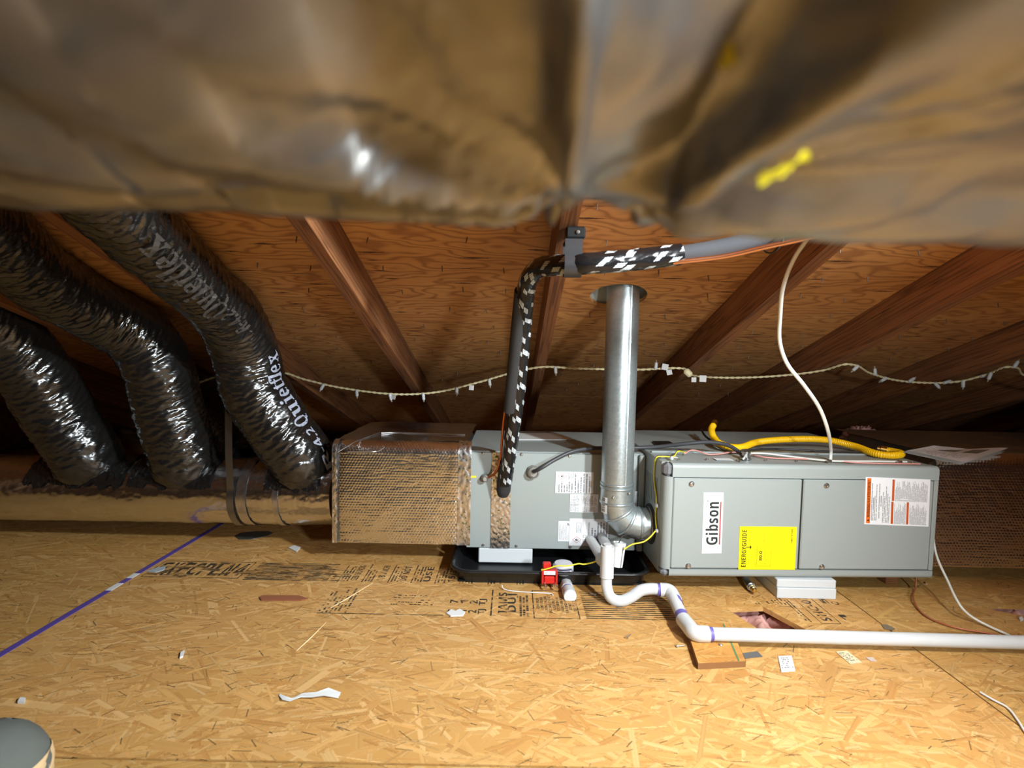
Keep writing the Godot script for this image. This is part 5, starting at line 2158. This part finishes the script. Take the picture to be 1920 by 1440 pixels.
	wire(rw, "strand", PackedVector3Array([at(1718, 1082, 1.66), at(1717, 1100, 1.65), on_y(1712, 1118, 0.012), on_y(1722, 1142, 0.005), on_y(1745, 1160, 0.005), on_y(1790, 1176, 0.005), on_y(1850, 1187, 0.005), on_y(1880, 1193, 0.005)]), 0.0025, mat("copper wire", Color8(176, 104, 72), 0.45, 0.3))
	# flat black cable tag and dark plate on the furnace top behind the vent
	var pt := thing("dark_top_plate", "flat dark plate on the grey top behind the vent pipe", "plate", on_y(1250, 832, ty))
	var q4 := [on_y(1223, 827, ty + 0.003), on_y(1254, 827, ty + 0.003), on_y(1272, 836, ty + 0.003), on_y(1232, 837, ty + 0.003)]
	var pm := MB.new()
	pm.prism(PackedVector2Array([Vector2(q4[0].x, q4[0].z), Vector2(q4[1].x, q4[1].z), Vector2(q4[2].x, q4[2].z), Vector2(q4[3].x, q4[3].z)]), Vector3(0, ty + 0.0005, 0), Vector3.RIGHT, Vector3(0, 0, 1), Vector3.UP, 0.003)
	part("plate", pm, mats["black plastic"], pt)
	# paper booklet on the right plenum
	var bk := thing("paper_booklet", "white printed booklet lying on the foil duct right of the furnace", "paper", on_y(1800, 858, 0.43))
	var by := fo.y + 0.378
	var bq := [on_y(1692, 848, by), on_y(1745, 840, by + 0.01), on_y(1882, 846, by + 0.012), on_y(1800, 871, by)]
	for k in 4:
		var mb5 := MB.new()
		var pp := PackedVector3Array()
		for i in 13:
			for j in 13:
				var fa := i / 12.0
				var fb := j / 12.0
				var p: Vector3 = bq[0].lerp(bq[3], fa).lerp(bq[1].lerp(bq[2], fa), fb)
				pp.append(p + Vector3(0.003 * k, 0.0025 * k + 0.005 * sin(fa * 5.0 + k) * fb, 0.002 * k))
		mb5.grid(pp, 13, 13, false, 1.0, 1.0, true)
		var pi := blank(128, 128, Color8(222, 224, 226))
		if k == 3:
			fine_print(pi, Rect2i(10, 10, 108, 50), 9, 3, Color8(150, 150, 152), false, 0.8)
			pi.fill_rect(Rect2i(30, 70, 34, 30), Color8(120, 118, 112))
			pi.fill_rect(Rect2i(78, 66, 30, 40), Color8(112, 110, 104))
		part("page", mb5, tex_mat("page %d" % k, pi, 0.7) if k == 3 else mats["paper"], bk)
	# tuft of pink wool behind the furnace
	var tu := thing("pink_wool_tuft", "tuft of pink fibreglass wool sticking up behind the furnace", "insulation", at(1615, 822, 2.4))
	var tc := at(1615, 822, 2.42)
	var tg := PackedVector3Array()
	for i in 33:
		for j in 33:
			var ph := PI * i / 32.0
			var th := TAU * (j % 32) / 32.0
			var d := Vector3(sin(ph) * cos(th) * 1.7, cos(ph), sin(ph) * sin(th))
			tg.append(tc + d * (0.05 + noise.get_noise_3d(d.x * 4.0, d.y * 4.0, d.z * 4.0) * 0.03 + noise.get_noise_3d(d.x * 13.0, d.y * 13.0, d.z * 13.0) * 0.012))
	var tm := MB.new()
	tm.grid(tg, 33, 33, true)
	part("wool", tm, mats["pink wool"], tu)


# ------------------------------------------------------------------ string of mini lights, unlit
func build_string_lights() -> void:
	var o := thing("string_lights", "unlit string of mini lights on cream twisted wire strung along the rafters", "string lights", at(1020, 688, 2.12))
	var pts := ats([[330, 735, 2.15], [420, 703, 2.15], [530, 699, 2.16], [570, 711, 2.16], [640, 727, 2.17], [740, 739, 2.18], [820, 735, 2.17], [900, 716, 2.15], [960, 699, 2.13], [1018, 688, 2.12], [1080, 691, 2.12], [1200, 693, 2.12], [1280, 691, 2.13], [1303, 705, 2.13], [1400, 708, 2.14], [1490, 702, 2.14], [1545, 694, 2.13], [1590, 683, 2.12], [1632, 700, 2.12], [1680, 713, 2.12], [1740, 718, 2.12], [1800, 715, 2.12], [1850, 702, 2.1], [1892, 688, 2.1], [1920, 704, 2.1], [1990, 735, 2.1]])
	for k in pts.size():
		# it hangs from the undersides of the rafters
		var away := pts[k] - EYE
		var lim := (ROOF_A - RAFTER_DROP - 0.008 - EYE.y) / (away.y - ROOF_S * away.z)
		if lim > 0.0 and lim < 1.0:
			pts[k] = EYE + away * lim
	var path := smooth_path(pts, 0.004)
	for k in 2:
		var tw := PackedVector3Array()
		for i in path.size():
			var a := i * 0.004 * TAU / 0.045 + PI * k
			tw.append(path[i] + Vector3(0, cos(a), sin(a)) * 0.0022)
		var mb := MB.new()
		mb.tube(tw, 0.0026, 7)
		part("twisted_wire", mb, mats["cream wire"], o)
	# sockets with tiny bulbs
	var sock := MB.new()
	sock.lathe(Vector3.ZERO, Vector3.DOWN, [[0.0, -0.002], [0.006, -0.002], [0.0068, 0.008], [0.006, 0.025], [0.0, 0.025]], 10)
	var bulb := MB.new()
	bulb.lathe(Vector3.ZERO, Vector3.DOWN, [[0.0024, 0.024], [0.003, 0.029], [0.0022, 0.033], [0.0, 0.036]], 8)
	var sm := sock.mesh()
	var bm := bulb.mesh()
	var glass := mat("clear bulb", Color8(170, 160, 150), 0.15)
	for q in [[608, 722, -0.5], [670, 733, 0.05], [731, 740, 0.25], [794, 737, 0.1], [856, 727, 0.0], [917, 712, 0.15], [1041, 690, 0.1], [1229, 692, 3.1], [1605, 691, -0.8], [1642, 699, 3.3], [1660, 709, -1.0], [1703, 711, 2.2], [1752, 719, 0.8], [1768, 714, 1.9], [1805, 716, 0.05], [1838, 706, 1.8], [1858, 703, -0.3], [1898, 692, 2.6]]:
		var p := at(q[0], q[1], 2.115)
		var best := p
		var bd := 1e9
		for e in path:
			var d: float = absf((EYE - e).normalized().dot((EYE - p).normalized()) - 1.0)
			if d < bd:
				bd = d
				best = e
		var tf := Transform3D(Basis(Vector3(0, 0, 1), q[2]), best + Vector3(0, 0, 0.004))
		var so := copy_part("socket", sm, mats["white pvc"], o, tf)
		var bo := MeshInstance3D.new()
		bo.name = "bulb"
		bo.mesh = bm
		bo.material_override = glass
		so.add_child(bo, true)
	# paper tags and the plug
	for q in [[738, 744, 0.011], [884, 727, 0.011], [1247, 688, 0.014], [1255, 698, 0.012], [1301, 712, 0.011], [1318, 710, 0.015]]:
		var mb := MB.new()
		var c := at(q[0], q[1], 2.045)
		mb.box(c, Vector3(q[2] * 1.7, q[2] * 1.7, 0.001), 0.0003, Basis(Vector3(0, 0, 1), rng.randf_range(-0.3, 0.3)) * Basis(Vector3(0, 1, 0), rng.randf_range(-0.4, 0.4)))
		part("paper_tag", mb, mats["paper"], o)
	var pl := MB.new()
	pl.box(at(1290, 699, 2.03), Vector3(0.034, 0.024, 0.018), 0.006, Basis(Vector3(0, 0, 1), -0.75))
	part("plug", pl, mats["cream wire"], o)


# ------------------------------------------------------------------ scraps on the floor
func flake(called: String, label: String, cat: String, px: Array, m: Material, h := 0.0015, curl := 0.0, group := "") -> void:
	var pts := PackedVector2Array()
	var c := Vector3.ZERO
	for q in px:
		var p := on_y(q[0], q[1])
		pts.append(Vector2(p.x, p.z))
		c += p
	c /= px.size()
	var o := thing(called, label, cat, c, group)
	var mb := MB.new()
	mb.prism(pts, Vector3(0, 0.0006 + curl, 0), Vector3.RIGHT, Vector3(0, 0, 1), Vector3.UP, h)
	if pts.size() == 4:
		var top := []
		for p in pts:
			top.append(Vector3(p.x, 0.0009 + curl + h, p.y))
		mb.poly(top, Vector3.UP, [Vector2(0, 0), Vector2(1, 0), Vector2(1, 1), Vector2(0, 1)])
	part("scrap", mb, m, o)

func build_litter() -> void:
	var paper: StandardMaterial3D = mats["paper"]
	var g := "scraps on the floor"
	flake("paper_scrap", "white torn paper scrap on the printed floor, left of the drain pan", "scrap", [[837, 1152], [846, 1145], [854, 1148], [862, 1144], [872, 1150], [868, 1156], [845, 1157]], paper, 0.004, 0.0, g)
	flake("printed_paper_tag", "small white printed paper lying below the long drain pipe", "scrap", [[1459, 1232], [1484, 1231], [1491, 1259], [1465, 1261]], tex_mat("tag print", tag_print(Color8(232, 234, 238)), 0.7), 0.002, 0.0, g)
	flake("cream_paper_tag", "cream printed paper slip lying right of the small white tag", "scrap", [[1567, 1223], [1588, 1221], [1616, 1243], [1594, 1246]], tex_mat("slip print", tag_print(Color8(220, 208, 172)), 0.7), 0.001, 0.0, g)
	flake("grey_tape_scrap", "flat dark grey scrap beside the strand board offcut", "scrap", [[1391, 1226], [1420, 1222], [1430, 1232], [1410, 1234], [1397, 1236]], mat("grey scrap", Color8(96, 96, 96), 0.8), 0.001, 0.0, g)
	flake("foil_scrap", "small pale scrap lying on the floor under the foil trunk", "scrap", [[541, 1028], [552, 1024], [564, 1027], [556, 1036]], paper, 0.003, 0.0, g)
	flake("tape_scrap", "pale blue grey strip beside the purple line", "scrap", [[275, 1072], [296, 1065], [311, 1063], [309, 1069], [292, 1074]], mat("pale blue scrap", Color8(170, 182, 190), 0.5), 0.002, 0.0, g)
	flake("knock_out_disc", "round grey metal disc lying on the floor under the trunk", "disc", [[440, 1006], [452, 1000], [480, 997], [505, 997], [512, 1000], [500, 1006], [470, 1012], [448, 1012]], mat("dull disc", Color8(104, 108, 104), 0.4, 0.6), 0.002, 0.0, g)
	flake("bark_strip", "brown flat wood strip on the floor in front of the hatched print", "scrap", [[486, 1121], [492, 1118], [560, 1118], [578, 1124], [565, 1127], [490, 1127]], mat("bark", Color8(146, 88, 56), 0.8), 0.003, 0.0, g)
	flake("white_chip", "tiny white chip on the left of the floor", "scrap", [[337, 1236], [339, 1226], [346, 1222], [343, 1233]], paper, 0.004, 0.0, g)
	flake("white_chip", "small white crumb near the knee at the left edge", "scrap", [[33, 1320], [38, 1312], [48, 1313], [46, 1321]], paper, 0.005, 0.0, g)
	flake("white_chip", "white chip at the right edge beside the broken gap in the floor", "scrap", [[1910, 1161], [1916, 1159], [1919, 1164], [1913, 1166]], paper, 0.005, 0.0, g)
	flake("clear_scrap", "pale translucent film scrap right of the cream slip", "scrap", [[1623, 1234], [1636, 1233], [1644, 1241], [1632, 1240]], mat("pale film scrap", Color8(206, 190, 182), 0.3), 0.001, 0.0, g)
	flake("wood_chip", "grey splinter on the floor above the long drain pipe", "scrap", [[1652, 1172], [1664, 1173], [1678, 1180], [1672, 1183], [1658, 1180]], mat("grey splinter", Color8(118, 106, 88), 0.9), 0.002, 0.0, g)
	# twisted white plastic strip
	var ps := thing("plastic_strip", "crumpled white plastic strip on the open floor in front", "scrap", on_y(580, 1307), g)
	var pp := PackedVector3Array()
	var mid := [[524, 1303, 0.002], [532, 1313, 0.006], [545, 1315, 0.004], [566, 1308, 0.008], [590, 1307, 0.006], [612, 1302, 0.007], [637, 1305, 0.003]]
	var wd := [0.002, 0.004, 0.003, 0.004, 0.006, 0.008, 0.006]
	for k in mid.size():
		var p := on_y(mid[k][0], mid[k][1])
		for j in 5:
			var e := (j / 4.0 - 0.5) * 2.0
			pp.append(p + Vector3(0, mid[k][2] * (0.4 + 0.6 * absf(sin(j * 1.7 + k))), e * wd[k] * 1.6))
	var sm := MB.new()
	sm.grid(pp, mid.size(), 5)
	part("strip", sm, paper, ps)
	# thin white string by the pan
	var sg := thing("white_string", "thin white thread lying in front of the drain pan", "string", on_y(990, 1108), g)
	wire(sg, "thread", PackedVector3Array([on_y(941, 1097, 0.012), on_y(944, 1104, 0.004), on_y(960, 1108, 0.003), on_y(1000, 1111, 0.003), on_y(1034, 1113, 0.003), on_y(1037, 1116, 0.002)]), 0.0016, paper)
	var wl := thing("white_wire_piece", "white wire lying on the floor in the lower right corner", "wire", on_y(1880, 1322), g)
	wire(wl, "jacket", PackedVector3Array([on_y(1838, 1298, 0.004), on_y(1862, 1312, 0.004), on_y(1888, 1326, 0.004), on_y(1908, 1350, 0.004), on_y(1925, 1376, 0.004), on_y(1950, 1400, 0.004)]), 0.0022, paper)
	# loose screws
	var sc := MB.new()
	sc.lathe(Vector3(0, 0.003, 0), Vector3.RIGHT, [[0.0, -0.012], [0.0045, -0.012], [0.0045, -0.008], [0.002, -0.008], [0.0018, 0.012], [0.0, 0.016]], 8)
	var scm := sc.mesh()
	for q in [[1178, 1195, 0.9, "loose screw on the floor below the trap"], [1276, 1213, 0.2, "loose screw on the floor left of the offcut"], [1112, 1116, 2.4, "loose screw lying close by the capped stub"]]:
		var p := on_y(q[0], q[1])
		var o := thing("loose_screw", q[3], "screw", p, "loose screws")
		var mi := MeshInstance3D.new()
		mi.name = "shank"
		mi.mesh = scm
		mi.material_override = mats["zinc screw"]
		mi.rotation.y = q[2]
		o.add_child(mi)
	# long pale splinters: cracks and chips lifted from the board
	for q in [[[556, 1220], [612, 1166], "long pale splinter on the left of the floor print"], [[620, 1140], [700, 1092], "pale splinter crossing the hatched floor print"]]:
		var a := on_y(q[0][0], q[0][1], 0.001)
		var b := on_y(q[1][0], q[1][1], 0.001)
		var o := thing("wood_splinter", q[2], "splinter", a, "splinters")
		var mb := MB.new()
		mb.tube(PackedVector3Array([a, a.lerp(b, 0.4) + Vector3(0.002, 0, 0), b]), [0.001, 0.0018, 0.0006], 5)
		part("splinter", mb, mat("pale wood", Color8(232, 206, 160), 0.8), o)

func tag_print(base: Color) -> Image:
	var im := blank(64, 64, base)
	fine_print(im, Rect2i(6, 8, 52, 48), 8, 4, Color8(96, 94, 92), false, 0.7)
	return im


# ------------------------------------------------------------------ person kneeling left of the camera
func capsule(p: Vector3, a: Vector3, b: Vector3, ra: float, rb: float) -> float:
	var ab := b - a
	var h := clampf((p - a).dot(ab) / ab.length_squared(), 0.0, 1.0)
	return p.distance_to(a + ab * h) - lerpf(ra, rb, h)

func blob(bones: Array, cell: float, k: float) -> MB:
	# surface nets over a smooth union of tapered capsules
	var lo := Vector3(1e9, 1e9, 1e9)
	var hi := -lo
	for b in bones:
		var r: float = maxf(b[2], b[3]) + cell * 2.0
		for q in [b[0], b[1]]:
			lo = lo.min(q - Vector3(r, r, r))
			hi = hi.max(q + Vector3(r, r, r))
	var n := Vector3i(((hi - lo) / cell).ceil()) + Vector3i.ONE
	var f := PackedFloat32Array()
	f.resize(n.x * n.y * n.z)
	f.fill(1.0)
	for b in bones:
		var r: float = maxf(b[2], b[3]) + cell * 2.5 + k
		var l: Vector3 = b[0].min(b[1]) - Vector3(r, r, r)
		var h: Vector3 = b[0].max(b[1]) + Vector3(r, r, r)
		var i0 := Vector3i(((l - lo) / cell).floor()).clamp(Vector3i.ZERO, n - Vector3i.ONE)
		var i1 := Vector3i(((h - lo) / cell).ceil()).clamp(Vector3i.ZERO, n - Vector3i.ONE)
		for x in range(i0.x, i1.x + 1):
			for y in range(i0.y, i1.y + 1):
				for z in range(i0.z, i1.z + 1):
					var d := capsule(lo + Vector3(x, y, z) * cell, b[0], b[1], b[2], b[3])
					if d > r:
						continue
					var at_i := (x * n.y + y) * n.z + z
					var o := f[at_i]
					var m := minf(d, o)
					var e := maxf(k - absf(d - o), 0.0) / k
					f[at_i] = m - e * e * k * 0.25
	var ids := {}
	var pts := PackedVector3Array()
	for x in n.x - 1:
		for y in n.y - 1:
			for z in n.z - 1:
				var s := Vector3.ZERO
				var c := 0
				var base := (x * n.y + y) * n.z + z
				var v0 := f[base]
				if v0 > cell * 2.0:
					continue
				var co8 := []
				for q in 8:
					co8.append(f[base + ((q >> 2) & 1) * n.y * n.z + ((q >> 1) & 1) * n.z + (q & 1)])
				for e in [[0, 1], [2, 3], [4, 5], [6, 7], [0, 2], [1, 3], [4, 6], [5, 7], [0, 4], [1, 5], [2, 6], [3, 7]]:
					var a: float = co8[e[0]]
					var b: float = co8[e[1]]
					if (a < 0.0) != (b < 0.0):
						var t := a / (a - b)
						var pa := Vector3((e[0] >> 2) & 1, (e[0] >> 1) & 1, e[0] & 1)
						var pb := Vector3((e[1] >> 2) & 1, (e[1] >> 1) & 1, e[1] & 1)
						s += pa.lerp(pb, t)
						c += 1
				if c:
					ids[base] = pts.size()
					pts.append(lo + (Vector3(x, y, z) + s / c) * cell)
	var mb := MB.new()
	mb.v = pts
	mb.n.resize(pts.size())
	mb.t.resize(pts.size())
	var acc := PackedVector3Array()
	acc.resize(pts.size())
	var sx := n.y * n.z
	var sy := n.z
	for base in ids:
		var z: int = base % n.z
		var y: int = (base / n.z) % n.y
		var x: int = base / sx
		var v0 := f[base]
		for ax in 3:
			var st: int = [sx, sy, 1][ax]
			var u: int = [sy, 1, sx][ax]
			var w: int = [1, sx, sy][ax]
			if [y, z, x][ax] == 0 or [z, x, y][ax] == 0:
				continue
			var v1 := f[base + st]
			if (v0 < 0.0) == (v1 < 0.0):
				continue
			if not (ids.has(base - u) and ids.has(base - w) and ids.has(base - u - w)):
				continue
			var q := [ids[base], ids[base - u], ids[base - u - w], ids[base - w]]
			var nrm := (pts[q[1]] - pts[q[0]]).cross(pts[q[2]] - pts[q[0]])
			var dir := Vector3.ZERO
			dir[ax] = 1.0 if v0 < 0.0 else -1.0
			if nrm.dot(dir) > 0.0:
				q.reverse()
				nrm = -nrm
			mb.ix.append_array([q[0], q[1], q[2], q[0], q[2], q[3]])
			for e in q:
				acc[e] -= nrm
	for i in pts.size():
		mb.n[i] = acc[i].normalized()
	return mb

func build_person() -> void:
	# kneeling just behind and to the left of the camera; only the near knee reaches into the picture
	var knee := Vector3(-0.80, 0.076, -0.765)
	var hip := Vector3(-1.0, 0.27, -0.12)
	var ankle := Vector3(-1.02, 0.05, -0.40)
	var knee2 := Vector3(-0.52, 0.12, 0.42)
	var hip2 := Vector3(-0.86, 0.27, 0.05)
	var ank2 := Vector3(-0.72, 0.06, 0.75)
	var o := thing("person", "kneeling person in grey and tan work trousers, only the knee in view", "person", Vector3(-0.6, 0, 0.1))
	var legs := [
		[knee, knee.lerp(hip, 0.5), 0.074, 0.086], [knee.lerp(hip, 0.5), hip, 0.086, 0.11],
		[knee, ankle, 0.072, 0.05],
		[knee2, hip2, 0.085, 0.115], [knee2, ank2, 0.072, 0.05],
		[hip, hip2, 0.13, 0.13], [Vector3(-0.95, 0.32, 0.02), Vector3(-0.94, 0.43, 0.24), 0.15, 0.14]]
	var mb := blob(legs, 0.014, 0.04)
	var body := part("trousers", mb, mat("grey work cloth", Color8(92, 96, 92), 0.9), o)
	# tan knee patch: a pad strapped over the lower knee
	var pad := PackedVector3Array()
	var fwd := (knee - hip).normalized()
	for i in 25:
		for j in 25:
			var th := lerpf(-1.7, 1.8, i / 24.0)
			var ph := lerpf(-1.1, 0.30, j / 24.0)
			var dir := Vector3(sin(th) * cos(ph), sin(ph), -cos(th) * cos(ph))
			pad.append(knee + dir * (0.083 + noise.get_noise_3d(dir.x * 5.0, dir.y * 5.0, 1.0) * 0.005))
	var pm := MB.new()
	pm.grid(pad, 25, 25)
	part("knee_patch", pm, mat("tan cloth", Color8(206, 178, 136), 0.9), o, "tan knee patch")
	var upper := [
		[Vector3(-0.95, 0.43, 0.29), Vector3(-0.91, 0.73, 0.23), 0.15, 0.165],
		[Vector3(-1.07, 0.81, 0.21), Vector3(-0.75, 0.81, 0.21), 0.07, 0.07],
		[Vector3(-1.11, 0.8, 0.21), Vector3(-1.19, 0.55, 0.15), 0.055, 0.047],
		[Vector3(-1.19, 0.55, 0.15), Vector3(-1.15, 0.37, -0.03), 0.046, 0.038],
		[Vector3(-0.72, 0.8, 0.21), Vector3(-0.65, 0.57, 0.17), 0.055, 0.047],
		[Vector3(-0.65, 0.57, 0.17), Vector3(-0.7, 0.39, 0.03), 0.046, 0.038],
		[Vector3(-0.91, 0.83, 0.21), Vector3(-0.91, 0.89, 0.19), 0.06, 0.055]]
	part("shirt", blob(upper, 0.016, 0.05), mat("dark shirt", Color8(58, 62, 70), 0.9), o)
	var skin := mat("skin", Color8(196, 148, 120), 0.6)
	var head := [
		[Vector3(-0.91, 0.9, 0.19), Vector3(-0.91, 0.95, 0.18), 0.05, 0.05],
		[Vector3(-0.91, 1.05, 0.18), Vector3(-0.91, 1.01, 0.14), 0.095, 0.07],
		[Vector3(-0.91, 1, 0.09), Vector3(-0.91, 1.02, 0.085), 0.016, 0.01],
		[Vector3(-1.01, 1.03, 0.18), Vector3(-1.01, 1, 0.18), 0.014, 0.01],
		[Vector3(-0.814, 1.03, 0.18), Vector3(-0.812, 1, 0.18), 0.014, 0.01]]
	var hd := part("head", blob(head, 0.008, 0.02), skin, o)
	var nose: Vector3 = head[2][0]
	for s in [-1.0, 1.0]:
		var ey := MB.new()
		ey.lathe(nose + Vector3(0.032 * s, 0.028, 0.012), Vector3(0, 0, -1), [[0.012, -0.004], [0.011, 0.003], [0.006, 0.006], [0.0, 0.007]], 14)
		part("eye", ey, mat("eye white", Color8(226, 224, 218), 0.3), hd)
		var br := MB.new()
		br.box(nose + Vector3(0.034 * s, 0.048, 0.012), Vector3(0.034, 0.006, 0.012), 0.002)
		part("eyebrow", br, mat("hair", Color8(48, 36, 28), 0.8), hd)
	var mo := MB.new()
	mo.box(nose + Vector3(0, -0.034, 0.014), Vector3(0.042, 0.008, 0.012), 0.003)
	part("mouth", mo, mat("lips", Color8(166, 104, 92), 0.6), hd)
	for s in [[Vector3(-1.15, 0.37, -0.03), -1.0], [Vector3(-0.7, 0.39, 0.03), 1.0]]:
		var w: Vector3 = s[0]
		var hb := [[w, w + Vector3(0, -0.03, -0.06), 0.03, 0.032]]
		for k in 4:
			var b: Vector3 = w + Vector3((k - 1.5) * 0.019, -0.03, -0.075)
			hb.append([b, b + Vector3(0, -0.02, -0.035), 0.0095, 0.009])
			hb.append([b + Vector3(0, -0.02, -0.035), b + Vector3(0, -0.045, -0.045), 0.009, 0.008])
		hb.append([w + Vector3(0.03 * -s[1], -0.02, -0.04), w + Vector3(0.05 * -s[1], -0.045, -0.06), 0.011, 0.009])
		part("hand", blob(hb, 0.005, 0.008), skin, o)
	var hair := [[Vector3(-0.91, 1.08, 0.2), Vector3(-0.91, 1.05, 0.22), 0.092, 0.088]]
	part("hair", blob(hair, 0.012, 0.02), mat("hair", Color8(48, 36, 28), 0.8), o)
	for q in [[ankle, Vector3(-1.08, 0.045, -0.24)], [ank2, Vector3(-0.78, 0.045, 0.93)]]:
		part("boot", blob([[q[0], q[1], 0.052, 0.042]], 0.012, 0.02), mat("boot leather", Color8(70, 52, 38), 0.7), o)
